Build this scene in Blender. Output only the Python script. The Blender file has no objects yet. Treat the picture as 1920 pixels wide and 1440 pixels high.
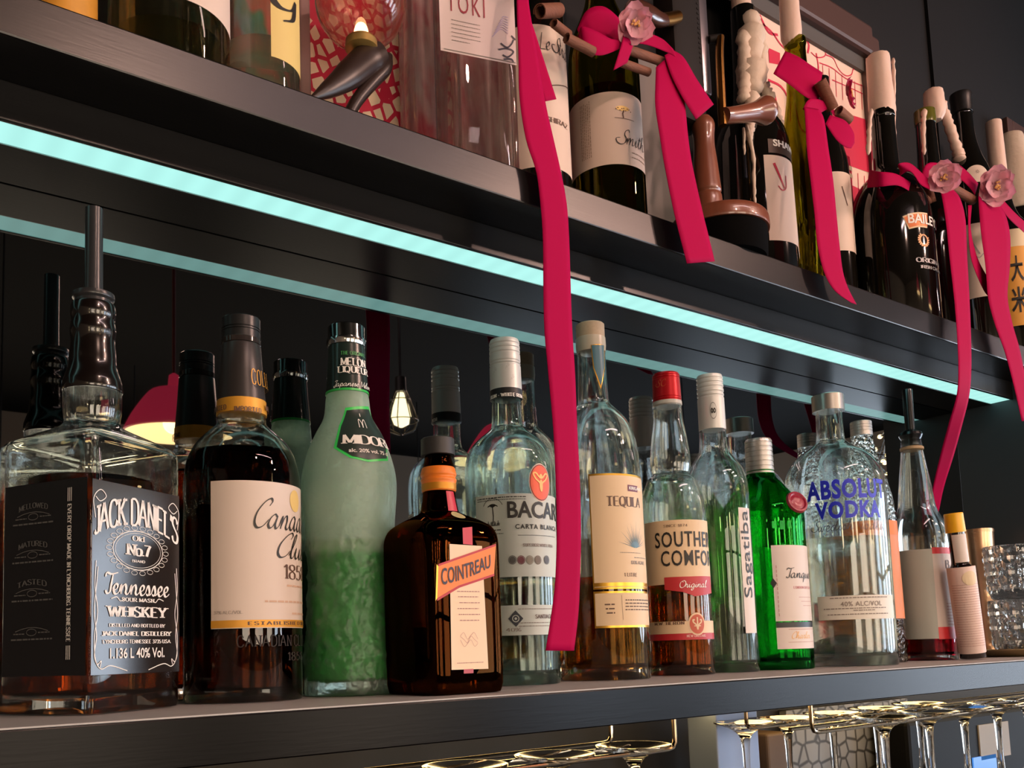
import bpy, bmesh, math, random
from math import sin, cos, pi, atan2, sqrt, radians
import numpy as np
from mathutils import Vector, Matrix
random.seed(7)
SC = bpy.context.scene
COL = SC.collection

# ------------------------------------------------------------------ camera
D = 0.62                       # metres from the camera to the upper shelf front
CAM = np.array([0.0, 0.0, 1.50])
FP = 1729.4                    # focal length in pixels of a 1920 px wide frame
PX, PY = 847.0, 1042.6         # principal point (the lens is shifted)
AX = np.array([0.81926424, 0.03323587, 0.57245216])    # world x, y, z axes in camera terms
AY = np.array([-0.57262208, 0.09994081, 0.81370498])
AZ = np.array([-0.03016714, -0.99443814, 0.10090952])
cd = bpy.data.cameras.new('camera')
cam = bpy.data.objects.new('camera', cd)
COL.objects.link(cam)
SC.camera = cam
cd.sensor_fit = 'HORIZONTAL'
cd.sensor_width = 36.0
cd.lens = FP / 1920 * 36.0
cd.shift_x = (960 - PX) / 1920
cd.shift_y = (PY - 720) / 1920
cd.clip_start = 0.01
right = (AX[0], AY[0], AZ[0]); down = (AX[1], AY[1], AZ[1]); fwd = (AX[2], AY[2], AZ[2])
m4 = Matrix.Identity(4)
for i in range(3):
    m4[i][0] = right[i]; m4[i][1] = -down[i]; m4[i][2] = -fwd[i]; m4[i][3] = CAM[i]
cam.matrix_world = m4
cd.dof.use_dof = False

# ------------------------------------------------------------------ world, lights, exposure
w = bpy.data.worlds.new('world'); SC.world = w; w.use_nodes = True
bg = w.node_tree.nodes['Background']
bg.inputs[0].default_value = (0.55, 0.68, 0.9, 1); bg.inputs[1].default_value = 0.3
SC.view_settings.view_transform = 'Standard'
SC.view_settings.look = 'None'
SC.view_settings.gamma = 1.0
SC.view_settings.use_curve_mapping = False
SC.view_settings.exposure = 0.0
cy = SC.cycles
cy.max_bounces = 20; cy.diffuse_bounces = 3; cy.glossy_bounces = 8
cy.transmission_bounces = 18; cy.transparent_max_bounces = 24
cy.caustics_reflective = True; cy.caustics_refractive = True
cy.blur_glossy = 0.6; cy.sample_clamp_indirect = 5.0; cy.sample_clamp_direct = 0
cy.use_denoising = True
cy.use_adaptive_sampling = True; cy.adaptive_threshold = 0.02

def spot(name, loc, target, energy, color, size=70, blend=0.6, rad=0.04):
    d = bpy.data.lights.new(name, 'SPOT'); d.energy = energy; d.color = color
    d.spot_size = radians(size); d.spot_blend = blend; d.shadow_soft_size = rad
    o = bpy.data.objects.new(name, d); COL.objects.link(o); o.location = loc
    v = Vector(target) - Vector(loc)
    o.rotation_euler = v.to_track_quat('-Z', 'Y').to_euler()
    return o
SPOTS = [((0.55, -0.95, 2.78), (0.50, 0.70, 1.60), 29, (1.0, 0.62, 0.48)),
         ((1.75, -0.85, 2.78), (1.20, 0.70, 1.60), 29, (1.0, 0.62, 0.48)),
         ((2.3, -1.2, 2.78), (1.1, 0.70, 2.05), 64, (1.0, 0.62, 0.50))]
for loc, tg, en, colr in SPOTS:
    spot('ceiling_spot_beam', loc, tg, en, colr)

# ------------------------------------------------------------------ geometry of the view
def ray(u, v):
    d = np.array([u - PX, v - PY, FP])
    return np.array([d @ AX, d @ AY, d @ AZ])
def at(u, v, y):
    """world point seen at photo position (u, v) on the vertical plane y (in units of D)"""
    d = ray(u, v)
    return Vector(CAM + d * (y * D / d[1]))
def atx(u, v, x):
    d = ray(u, v)
    return Vector(CAM + d * (x / d[0]))
def atz(u, v, z):
    d = ray(u, v)
    return Vector(CAM + d * ((z - CAM[2]) / d[2]))
def proj(p):
    q = np.array(p) - CAM
    c = q[0] * AX + q[1] * AY + q[2] * AZ
    return PX + FP * c[0] / c[2], PY + FP * c[1] / c[2], c[2]
def x_for(u, y, z):
    """world x (m) of a point at depth y (m), height z (m) that is seen in column u"""
    k = (u - PX) / FP
    b = np.array([0, y - CAM[1], z - CAM[2]])
    c0 = b[1] * AY + b[2] * AZ
    return CAM[0] + (k * c0[2] - c0[0]) / (AX[0] - k * AX[2])
def z_for(v, x, y):
    k = (v - PY) / FP
    c0 = (x - CAM[0]) * AX + (y - CAM[1]) * AY
    return CAM[2] + (k * c0[2] - c0[1]) / (AZ[1] - k * AZ[2])

ZL = CAM[2] - 0.0578 * D        # top of the lower shelf
ZU = CAM[2] + 0.7090 * D        # top of the upper shelf
YM = 1.236                      # mirror plane (units of D)
YW = 1.30                       # upper back wall

# ------------------------------------------------------------------ materials
def srgb(c):
    if isinstance(c, str):
        c = tuple(int(c[i:i + 2], 16) for i in (0, 2, 4))
    return tuple(((x / 255) / 12.92 if x / 255 <= 0.04045 else ((x / 255 + 0.055) / 1.055) ** 2.4) for x in c)
MATS = {}
def mat(name, color=(1, 1, 1), rough=0.5, metal=0.0, spec=0.5, trans=0.0, ior=1.5, emit=None, es=0.0, bump=0.0,
        bscale=200.0, vary=0.0, coat=0.0, stretch=None, sheen=0.0, subs=0.0):
    if name in MATS: return MATS[name]
    m = bpy.data.materials.new(name); m.use_nodes = True
    nt = m.node_tree; p = nt.nodes['Principled BSDF']
    c = srgb(color) if isinstance(color, str) else color
    p.inputs['Base Color'].default_value = (*c, 1)
    p.inputs['Roughness'].default_value = rough
    p.inputs['Metallic'].default_value = metal
    p.inputs['Specular IOR Level'].default_value = spec
    p.inputs['Transmission Weight'].default_value = trans
    p.inputs['IOR'].default_value = ior
    p.inputs['Coat Weight'].default_value = coat
    p.inputs['Sheen Weight'].default_value = sheen
    if subs:
        p.inputs['Subsurface Weight'].default_value = subs
        p.inputs['Subsurface Radius'].default_value = (0.01, 0.006, 0.004)
    if emit is not None:
        p.inputs['Emission Color'].default_value = (*(srgb(emit) if isinstance(emit, str) else emit), 1)
        p.inputs['Emission Strength'].default_value = es
    if bump or vary:
        tc = nt.nodes.new('ShaderNodeTexCoord'); mp = nt.nodes.new('ShaderNodeMapping')
        nt.links.new(tc.outputs['Object'], mp.inputs[0])
        if stretch: mp.inputs['Scale'].default_value = stretch
        nz = nt.nodes.new('ShaderNodeTexNoise'); nz.inputs['Scale'].default_value = bscale
        nz.inputs['Detail'].default_value = 5
        nt.links.new(mp.outputs[0], nz.inputs['Vector'])
        if bump:
            b = nt.nodes.new('ShaderNodeBump'); b.inputs['Strength'].default_value = bump
            b.inputs['Distance'].default_value = 0.002
            nt.links.new(nz.outputs['Fac'], b.inputs['Height']); nt.links.new(b.outputs[0], p.inputs['Normal'])
        if vary:
            r = nt.nodes.new('ShaderNodeMix'); r.data_type = 'RGBA'
            r.inputs['A'].default_value = (*[x * (1 - vary) for x in c], 1)
            r.inputs['B'].default_value = (*[min(1, x * (1 + vary)) for x in c], 1)
            nt.links.new(nz.outputs['Fac'], r.inputs['Factor'])
            nt.links.new(r.outputs['Result'], p.inputs['Base Color'])
    MATS[name] = m
    return m
def glass(name, color=(1, 1, 1), rough=0.0, ior=1.5, bump=0.0, bscale=120, voro=False, clear=0.0):
    if name in MATS: return MATS[name]
    m = bpy.data.materials.new(name); m.use_nodes = True
    nt = m.node_tree; nt.nodes.remove(nt.nodes['Principled BSDF'])
    g = nt.nodes.new('ShaderNodeBsdfGlass'); g.inputs['Color'].default_value = (*(srgb(color) if isinstance(color, str) else color), 1)
    g.inputs['Roughness'].default_value = rough; g.inputs['IOR'].default_value = ior
    nt.links.new(g.outputs[0], nt.nodes['Material Output'].inputs[0])
    if bump:
        tc = nt.nodes.new('ShaderNodeTexCoord')
        nz = nt.nodes.new('ShaderNodeTexVoronoi' if voro else 'ShaderNodeTexNoise'); nz.inputs['Scale'].default_value = bscale
        if voro: nz.feature = 'SMOOTH_F1'
        nt.links.new(tc.outputs['Object'], nz.inputs['Vector'])
        b = nt.nodes.new('ShaderNodeBump'); b.inputs['Strength'].default_value = bump; b.inputs['Distance'].default_value = 0.004
        nt.links.new(nz.outputs[0], b.inputs['Height']); nt.links.new(b.outputs[0], g.inputs['Normal'])
    if clear:      # thin-walled share: light passes straight through
        tb = nt.nodes.new('ShaderNodeBsdfTransparent'); tb.inputs[0].default_value = (*[min(1, x ** .8) for x in (srgb(color) if isinstance(color, str) else color)], 1)
        mx = nt.nodes.new('ShaderNodeMixShader'); mx.inputs[0].default_value = clear
        nt.links.new(g.outputs[0], mx.inputs[1]); nt.links.new(tb.outputs[0], mx.inputs[2]); nt.links.new(mx.outputs[0], nt.nodes['Material Output'].inputs[0])
    MATS[name] = m
    return m

# ------------------------------------------------------------------ objects
def finish(name, bm, m, parent=None, smooth=True, loc=None, angle=35, recalc=True):
    if recalc: bmesh.ops.recalc_face_normals(bm, faces=bm.faces[:])
    me = bpy.data.meshes.new(name); bm.to_mesh(me); bm.free()
    if smooth:
        for p in me.polygons: p.use_smooth = True
        if angle: me.set_sharp_from_angle(angle=radians(angle))
    me.materials.append(m)
    o = bpy.data.objects.new(name, me); COL.objects.link(o)
    if parent is not None: o.parent = parent
    if loc is not None: o.location = loc
    return o
def thing(name, label, cat, loc=(0, 0, 0), group=None, rz=0.0):
    o = bpy.data.objects.new(name, None); COL.objects.link(o)
    o.empty_display_size = 0.02
    o.location = loc; o.rotation_euler = (0, 0, rz)
    return tag(o, label, cat, group)
def tag(o, label, cat, group=None):
    o['label'] = label; o['category'] = cat
    if group: o['group'] = group
    return o
def struct(o):
    o['kind'] = 'structure'; return o
def box(bm, x0, x1, y0, y1, z0, z1, bev=0.0):
    vs = [bm.verts.new((x, y, z)) for z in (z0, z1) for (x, y) in ((x0, y0), (x1, y0), (x1, y1), (x0, y1))]
    fs = [(0, 3, 2, 1), (4, 5, 6, 7), (0, 1, 5, 4), (1, 2, 6, 5), (2, 3, 7, 6), (3, 0, 4, 7)]
    fcs = [bm.faces.new([vs[i] for i in f]) for f in fs]
    if bev:
        es = list({e for f in fcs for e in f.edges})
        bmesh.ops.bevel(bm, geom=es, offset=bev, segments=2, affect='EDGES', profile=0.5)
    return bm
def tube(bm, pts, rad, n=10, caps=True, sx=1.0):
    pts = [Vector(p) for p in pts]
    rs = rad if isinstance(rad, (list, tuple)) else [rad] * len(pts)
    rings = []; up = None
    for i, p in enumerate(pts):
        t = (pts[min(i + 1, len(pts) - 1)] - pts[max(i - 1, 0)]).normalized()
        if up is None:
            up = Vector((0, 0, 1)) if abs(t.z) < 0.9 else Vector((1, 0, 0))
        a = t.cross(up).normalized(); b = a.cross(t).normalized(); up = b
        rings.append([bm.verts.new(p + a * cos(2 * pi * k / n) * rs[i] * sx + b * sin(2 * pi * k / n) * rs[i]) for k in range(n)])
    for i in range(len(rings) - 1):
        for k in range(n):
            bm.faces.new((rings[i][k], rings[i][(k + 1) % n], rings[i + 1][(k + 1) % n], rings[i + 1][k]))
    if caps:
        bm.faces.new(rings[0][::-1]); bm.faces.new(rings[-1])
    return bm
def crom(pts, sub=6):
    """Catmull-Rom through points of any dimension"""
    P = [np.array(p, float) for p in pts]
    if len(P) < 3: sub = 1 if len(P) < 2 else sub
    out = []
    for i in range(len(P) - 1):
        p0 = P[i - 1] if i > 0 else 2 * P[0] - P[1]
        p3 = P[i + 2] if i + 2 < len(P) else 2 * P[-1] - P[-2]
        for k in range(sub):
            t = k / sub
            out.append(0.5 * ((2 * P[i]) + (-p0 + P[i + 1]) * t + (2 * p0 - 5 * P[i] + 4 * P[i + 1] - p3) * t * t + (-p0 + 3 * P[i] - 3 * P[i + 1] + p3) * t ** 3))
    out.append(P[-1])
    return out
def dens(prof, sub=5):
    """profile points (z, r, n, flag): runs between sharp points are smoothed"""
    runs = [[]]
    for p in prof:
        runs[-1].append(p[:3])
        if p[3]: runs.append([p[:3]])
    out = []
    for r in runs:
        if len(r) < 2: continue
        c = crom(r, sub) if len(r) > 2 else [np.array(q, float) for q in r]
        out += c if not out else c[1:]
    return [(float(c[0]), max(float(c[1]), 1e-5), float(c[2])) for c in out]
def rho(th, n):
    if n <= 2.01: return 1.0
    return 1.0 / (abs(cos(th)) ** n + abs(sin(th)) ** n) ** (1.0 / n)
def ring(bm, z, r, n, N, yaw=0.0, cx=0.0, cyy=0.0):
    return [bm.verts.new((cx + r * rho(2 * pi * k / N, n) * cos(2 * pi * k / N + yaw), cyy + r * rho(2 * pi * k / N, n) * sin(2 * pi * k / N + yaw), z)) for k in range(N)]
def loft(bm, rings, close0=True, close1=True):
    N = len(rings[0])
    for a, b in zip(rings[:-1], rings[1:]):
        for k in range(N):
            bm.faces.new((a[k], a[(k + 1) % N], b[(k + 1) % N], b[k]))
    if close0: bm.faces.new(rings[0][::-1])
    if close1: bm.faces.new(rings[-1])
def lathe(bm, prof, N=48, yaw=0.0, closed=True, cx=0.0, cyy=0.0):
    """closed solid from (z, r) or (z, r, n) rows"""
    rr = [ring(bm, p[0], p[1], p[2] if len(p) > 2 else 2, N, yaw, cx, cyy) for p in prof]
    loft(bm, rr, closed, closed)
    return bm

# ------------------------------------------------------------------ flat drawings (s, z) wrapped on surfaces
GL = {
 'A': '0,0 .36,1 .72,0;.13,.34 .59,.34', 'B': '.1,0 .1,1;~.1,1 .45,1 .6,.87 .6,.68 .45,.53 .1,.53;~.1,.53 .5,.53 .66,.38 .66,.15 .5,0 .1,0',
 'C': '~.68,.8 .58,.96 .38,1.01 .16,.9 .05,.5 .16,.1 .38,-.01 .58,.04 .7,.22', 'D': '.1,0 .1,1;~.1,1 .42,1 .66,.82 .7,.5 .66,.18 .42,0 .1,0',
 'E': '.1,0 .1,1;.1,1 .6,1;.1,.52 .5,.52;.1,0 .62,0', 'F': '.1,0 .1,1;.1,1 .6,1;.1,.52 .5,.52', 'G': '~.68,.8 .58,.96 .38,1.01 .16,.9 .05,.5 .16,.1 .38,-.01 .6,.08 .68,.2;.68,.0 .68,.42;.48,.42 .72,.42',
 'H': '.1,0 .1,1;.64,0 .64,1;.1,.52 .64,.52', 'I': '.1,0 .1,1', 'J': '.34,1 .34,.2;~.34,.2 .28,.03 .12,-.01 0,.1', 'K': '.1,0 .1,1;.62,1 .1,.42;.26,.6 .68,0',
 'L': '.1,0 .1,1;.1,0 .6,0', 'M': '.1,0 .1,1;.1,1 .45,.1;.45,.1 .8,1;.8,1 .8,0', 'N': '.1,0 .1,1;.1,1 .66,0;.66,0 .66,1', 'O': '~.38,1.01 .14,.88 .05,.5 .14,.12 .38,-.01 .62,.12 .71,.5 .62,.88 .38,1.01',
 'P': '.1,0 .1,1;~.1,1 .46,1 .62,.87 .62,.63 .46,.48 .1,.48', 'Q': '~.38,1.01 .14,.88 .05,.5 .14,.12 .38,-.01 .62,.12 .71,.5 .62,.88 .38,1.01;~.36,.2 .56,-.1 .76,-.14', 'R': '.1,0 .1,1;~.1,1 .46,1 .62,.87 .62,.65 .46,.5 .1,.5;.38,.5 .7,0',
 'S': '~.54,.82 .46,.96 .28,1.01 .1,.9 .08,.72 .26,.56 .46,.44 .58,.28 .5,.07 .3,-.01 .12,.04 .04,.2', 'T': '.33,0 .33,1;0,1 .66,1', 'U': '.1,1 .1,.25;~.1,.25 .2,.04 .38,-.01 .56,.04 .66,.25;.66,.25 .66,1', 'V': '0,1 .36,0;.36,0 .72,1',
 'W': '0,1 .26,0;.26,0 .5,.9;.5,.9 .74,0;.74,0 1,1', 'X': '0,1 .66,0;.66,1 0,0', 'Y': '0,1 .34,.48;.68,1 .34,.48;.34,.48 .34,0', 'Z': '.04,1 .6,1;.6,1 .02,0;.02,0 .62,0',
 '1': '.1,.8 .3,1;.3,1 .3,0', '0': '~.32,1.01 .12,.88 .05,.5 .12,.12 .32,-.01 .52,.12 .59,.5 .52,.88 .32,1.01', '4': '.45,0 .45,1;.45,1 .02,.3;.02,.3 .62,.3', '7': '.04,1 .58,1;~.58,1 .4,.6 .26,0', '8': '~.32,1.01 .12,.92 .1,.7 .32,.54 .56,.36 .54,.08 .32,-.01 .1,.08 .08,.36 .32,.54 .54,.7 .52,.92 .32,1.01', '5': '.52,1 .14,1;.14,1 .1,.56;~.1,.56 .36,.62 .54,.48 .56,.24 .42,.02 .2,-.01 .04,.1', '6': '~.52,.9 .36,1.01 .16,.86 .06,.5 .08,.16 .3,-.01 .52,.1 .56,.34 .4,.54 .2,.5 .08,.34', '3': '~.06,.86 .28,1.01 .52,.9 .5,.64 .26,.53 .54,.42 .56,.12 .32,-.01 .04,.12', '%': '~.2,1 .05,.9 .05,.65 .2,.55 .35,.65 .35,.9 .2,1;.75,1 .15,0;~.7,.45 .55,.35 .55,.1 .7,0 .85,.1 .85,.35 .7,.45', '/': '0,-.1 .4,1.1', '.': '.06,0 .06,.1', "'": '.08,1 .04,.75', '-': '.05,.45 .35,.45', 'o': '~.28,.66 .08,.55 .05,.33 .12,.06 .28,-.01 .45,.06 .52,.33 .46,.56 .28,.66', 'l': '.1,0 .1,1', 'd': '.5,0 .5,1;~.5,.5 .36,.66 .16,.6 .05,.33 .16,.05 .36,-.01 .5,.16',
}
SCR = {
 'C': '~.75,.78 .86,.95 .74,1.05 .45,.9 .18,.55 .15,.2 .34,0 .62,.06 .86,.3', 'a': '~.5,.42 .34,.5 .14,.36 .06,.14 .18,0 .36,.1 .52,.45;~.52,.45 .46,.12 .56,0 .74,.14', 'n': '~0,.1 .14,.45 .12,0;~.12,.05 .26,.38 .42,.48 .48,.3 .44,.08 .56,0 .72,.14',
 'd': '~.5,.42 .34,.5 .14,.36 .06,.14 .18,0 .36,.1 .52,.5;~.68,1.05 .54,.5 .46,.12 .56,0 .74,.14', 'i': '~0,.1 .16,.46;~.16,.46 .12,.12 .22,0 .38,.14;~.2,.66 .22,.7', 'l': '~0,.1 .3,.7 .36,1.02 .22,.9 .12,.4 .14,.06 .26,0 .42,.14', 'u': '~0,.14 .12,.46;~.12,.46 .1,.1 .22,0 .4,.14 .52,.46;~.52,.46 .5,.1 .6,0 .74,.14',
 'b': '~0,.1 .3,.7 .36,1.02 .22,.9 .12,.4 .16,.04 .34,.02 .46,.22 .36,.44 .48,.4 .62,.42', 'e': '~0,.14 .28,.24 .36,.42 .22,.48 .08,.28 .14,.02 .3,0 .48,.14', 's': '~0,.1 .2,.5 .3,.2 .2,0 .06,.06;~.2,0 .36,.04 .46,.14', 'T': '~.1,.8 .2,1 .5,.95 .95,1.05;~.62,.98 .5,.5 .4,.08 .2,0 .1,.14', 'O': '~.55,1 .2,.8 .08,.4 .2,.05 .5,0 .8,.3 .85,.75 .6,1 .42,.9 .5,.75', 'r': '~0,.1 .16,.52 .2,.42 .36,.44;~.36,.44 .28,.12 .36,0 .5,.14', 'g': '~.5,.42 .34,.5 .14,.36 .06,.14 .18,0 .36,.1 .52,.45;~.52,.45 .42,-.2 .2,-.42 .12,-.25 .4,-.05 .66,.14',
 'S': '~.8,.85 .7,1.03 .45,.9 .42,.65 .6,.4 .5,.08 .2,0 -.1,.15 -.2,.4 .1,.45', 'm': '~0,.1 .12,.45 .1,0;~.1,.05 .22,.38 .34,.47 .36,.2 .34,0;~.34,.05 .46,.38 .6,.47 .62,.2 .66,0 .84,.14', 't': '~0,.14 .2,.6 .24,.85;~.24,.85 .12,.2 .2,0 .38,.14;.06,.6 .36,.62', 'h': '~0,.1 .3,.7 .36,1.02 .22,.9 .12,.4 .08,0;~.08,.05 .24,.38 .4,.48 .44,.3 .4,.08 .5,0 .66,.14', 'q': '~.5,.42 .34,.5 .14,.36 .06,.14 .18,0 .36,.1 .52,.45;~.52,.45 .44,-.1 .36,-.45;~.36,-.3 .56,0 .7,.14', 'y': '~0,.14 .12,.46;~.12,.46 .1,.1 .22,0 .4,.14 .52,.46;~.52,.46 .4,-.2 .2,-.42 .12,-.25 .4,-.05 .66,.14', 'J': '~.2,.85 .4,1.02 .75,1;~.6,1 .5,.4 .36,-.1 .14,-.1 .1,.1 .4,.15', 'p': '~0,.1 .16,.5 .1,.1 .0,-.42;~.1,.2 .26,.48 .44,.42 .44,.14 .28,0 .14,.1;~.28,0 .5,.02 .62,.14', 'w': '~0,.14 .1,.46;~.1,.46 .08,.08 .2,0 .36,.44;~.36,.44 .34,.08 .46,0 .6,.44 .74,.4', 'k': '~0,.1 .3,.7 .36,1.02 .22,.9 .12,.4 .08,0;~.1,.2 .34,.48 .36,.3 .14,.22 .34,.16 .44,0 .6,.14', 'G': '~.75,.78 .86,.95 .74,1.05 .45,.9 .18,.55 .15,.2 .34,0 .62,.1 .75,.4;~.75,.4 .66,-.1 .4,-.3', 'o': '~.3,.48 .12,.4 .06,.16 .2,0 .38,.08 .44,.3 .3,.48 .4,.36 .62,.4', 'v': '~0,.14 .12,.46 .14,.1 .24,0 .44,.3 .44,.46 .6,.4',
}
def strokes(spec):
    out = []
    for s in spec.split(';'):
        sm = s.startswith('~')
        pts = [tuple(float(c) for c in q.split(',')) for q in s.lstrip('~').split()]
        out.append((sm, pts))
    return out
def pline(bm, pts, wfun, closed=False):
    """ribbon of varying width along a flat polyline"""
    n = len(pts)
    L, R = [], []
    for i in range(n):
        a = pts[max(i - 1, 0)]; b = pts[min(i + 1, n - 1)]
        if closed:
            a = pts[(i - 1) % n]; b = pts[(i + 1) % n]
        dx, dy = b[0] - a[0], b[1] - a[1]
        l = sqrt(dx * dx + dy * dy) or 1e-9
        dx /= l; dy /= l
        h = wfun(dx, dy, i / max(1, n - 1)) / 2
        L.append(bm.verts.new((pts[i][0] - dy * h, pts[i][1] + dx * h, 0)))
        R.append(bm.verts.new((pts[i][0] + dy * h, pts[i][1] - dx * h, 0)))
    rg = range(n if closed else n - 1)
    for i in rg:
        j = (i + 1) % n
        bm.faces.new((L[i], R[i], R[j], L[j]))
def glyphs(text, style='serif', thick=0.15, thin=0.05, track=0.1, slant=0.0):
    """bmesh of lettering drawn with a pen, cap height 1, starting at s=0"""
    bm = bmesh.new(); x = 0.0
    G = SCR if style == 'script' else GL
    for ch in text:
        if ch == ' ':
            x += 0.38; continue
        spec = G.get(ch) or GL.get(ch) or GL.get(ch.upper())
        if spec is None: continue
        st = strokes(spec)
        mx = max(p[0] for _, pp in st for p in pp)
        if style == 'script':
            wf = lambda dx, dy, t: (thin + (thick - thin) * abs(dx * 0.5 - dy * 0.866) ** 1.4) * (0.55 + 0.45 * sin(pi * min(1, max(0, t * 0.9 + .05))))
        elif style == 'sans':
            wf = lambda dx, dy, t: thick
        else:
            wf = lambda dx, dy, t: thin + (thick - thin) * abs(dy) ** 1.6
        ends = [(round(q[0], 3), round(q[1], 3)) for _, pp in st for q in (pp[0], pp[-1])]
        for sm, pp in st:
            q = crom(pp, 5) if sm and len(pp) > 2 else [np.array(p) for p in pp]
            if not sm and style != 'script':
                # straight strokes: every segment by itself
                for a, b in zip(q[:-1], q[1:]):
                    pline(bm, [(x + a[0] + slant * a[1], a[1]), (x + b[0] + slant * b[1], b[1])], wf)
            else:
                pline(bm, [(x + a[0] + slant * a[1], a[1]) for a in q], wf)
            if style == 'serif' and not sm:
                for e in (pp[0], pp[-1]):
                    k = (round(e[0], 3), round(e[1], 3))
                    if ends.count(k) == 1 and (abs(e[1]) < .02 or abs(e[1] - 1) < .02) and abs(pp[0][1] - pp[-1][1]) > .3:
                        sw = thick * 0.95
                        yy = e[1] + (thin / 2 if e[1] < .5 else -thin / 2)
                        pline(bm, [(x + e[0] - sw + slant * yy, yy), (x + e[0] + sw + slant * yy, yy)], lambda a, b, t: thin * 1.1)
        x += mx * ({'T': .62, 'S': .8, 'J': .75}.get(ch, 1.0) if style == 'script' else 1.0) + track
    return bm
def fontmesh(text, bold=0.0, cond=1.0, spacing=1.0):
    """bmesh from the built-in outline font"""
    c = bpy.data.curves.new('t', 'FONT'); c.body = text; c.size = 1.0; c.resolution_u = 3; c.offset = bold
    c.space_character = spacing; c.fill_mode = 'FRONT'
    o = bpy.data.objects.new('t', c); COL.objects.link(o)
    dg = bpy.context.evaluated_depsgraph_get(); dg.update()
    me = bpy.data.meshes.new_from_object(o.evaluated_get(dg))
    bm = bmesh.new(); bm.from_mesh(me)
    bpy.data.objects.remove(o); bpy.data.curves.remove(c); bpy.data.meshes.remove(me)
    for v in bm.verts: v.co.x *= cond; v.co.z = 0
    return bm
def fit(bm, s0, s1, z0, z1, keep=False, align='c'):
    """scale a flat bmesh into a rectangle"""
    xs = [v.co.x for v in bm.verts]; ys = [v.co.y for v in bm.verts]
    if not xs: return bm
    a, b, c, d = min(xs), max(xs), min(ys), max(ys)
    ky = (z1 - z0) / (d - c or 1)
    if s1 is None: kx = ky; s1 = s0 + (b - a) * kx
    elif s0 is None: kx = ky; s0 = s1 - (b - a) * kx
    else: kx = (s1 - s0) / (b - a or 1)
    for v in bm.verts:
        v.co.x = s0 + (v.co.x - a) * kx; v.co.y = z0 + (v.co.y - c) * ky; v.co.z = 0
    return bm
def flat_rect(bm, s0, s1, z0, z1):
    bm.faces.new([bm.verts.new(p) for p in ((s0, z0, 0), (s1, z0, 0), (s1, z1, 0), (s0, z1, 0))]); return bm
def flat_poly(bm, pts):
    bm.faces.new([bm.verts.new((p[0], p[1], 0)) for p in pts]); return bm
def flat_ell(bm, s, z, a, b, n=28):
    return flat_poly(bm, [(s + a * cos(2 * pi * k / n), z + b * sin(2 * pi * k / n)) for k in range(n)])
def flat_ring(bm, s, z, a, b, wd, n=32):
    pline(bm, [(s + a * cos(2 * pi * k / n), z + b * sin(2 * pi * k / n)) for k in range(n)], lambda *q: wd, True); return bm
def join(*bms):
    out = bmesh.new()
    for b in bms:
        me = bpy.data.meshes.new('j'); b.to_mesh(me); b.free(); out.from_mesh(me); bpy.data.meshes.remove(me)
    return out
def dashes(bm, s0, s1, z, h, seed=0, gap=0.35):
    """a line of print too small to read: short bars"""
    rnd = random.Random(seed); s = s0
    while s < s1:
        l = h * rnd.uniform(1.2, 4.5); e = min(s + l, s1)
        flat_rect(bm, s, e, z, z + h); s = e + h * gap * 2
    return bm
class Surf:
    """a bottle's skin around a column: s runs to the right in metres, z up"""
    def __init__(self, b, deg=0.0, flat=False):
        self.b, self.a, self.flat = b, radians(deg), flat
    def map(self, s, z, off=0.0):
        b = self.b
        R = b.rad(z)
        if self.flat:
            n = b.c * cos(self.a) + b.rt * sin(self.a); t = -b.c * sin(self.a) + b.rt * cos(self.a)
            p = n * (R + off) + t * s
        else:
            a = self.a + s / b.R0
            p = (b.c * cos(a) + b.rt * sin(a)) * (R + off)
        return Vector((p[0], p[1], z))
    def zv(self, v, s=0.0):
        z = 0.1
        for _ in range(6):
            p = self.map(s, z); z = z_for(v, p.x + self.b.X, p.y + self.b.Y) - self.b.zb
        return z
    def s(self, q, v):
        """q: degrees from the camera-facing line, or a photo column"""
        if not self.flat and abs(q) <= 180: return (radians(q) - self.a) * self.b.R0
        if self.flat: lo, hi = -0.2, 0.2
        else: lo, hi = (radians(-86) - self.a) * self.b.R0, (radians(86) - self.a) * self.b.R0
        for _ in range(40):
            m = (lo + hi) / 2; z = self.zv(v, m); p = self.map(m, z)
            u = proj((p.x + self.b.X, p.y + self.b.Y, z + self.b.zb))[0]
            if u < q: lo = m
            else: hi = m
        return (lo + hi) / 2
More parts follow.
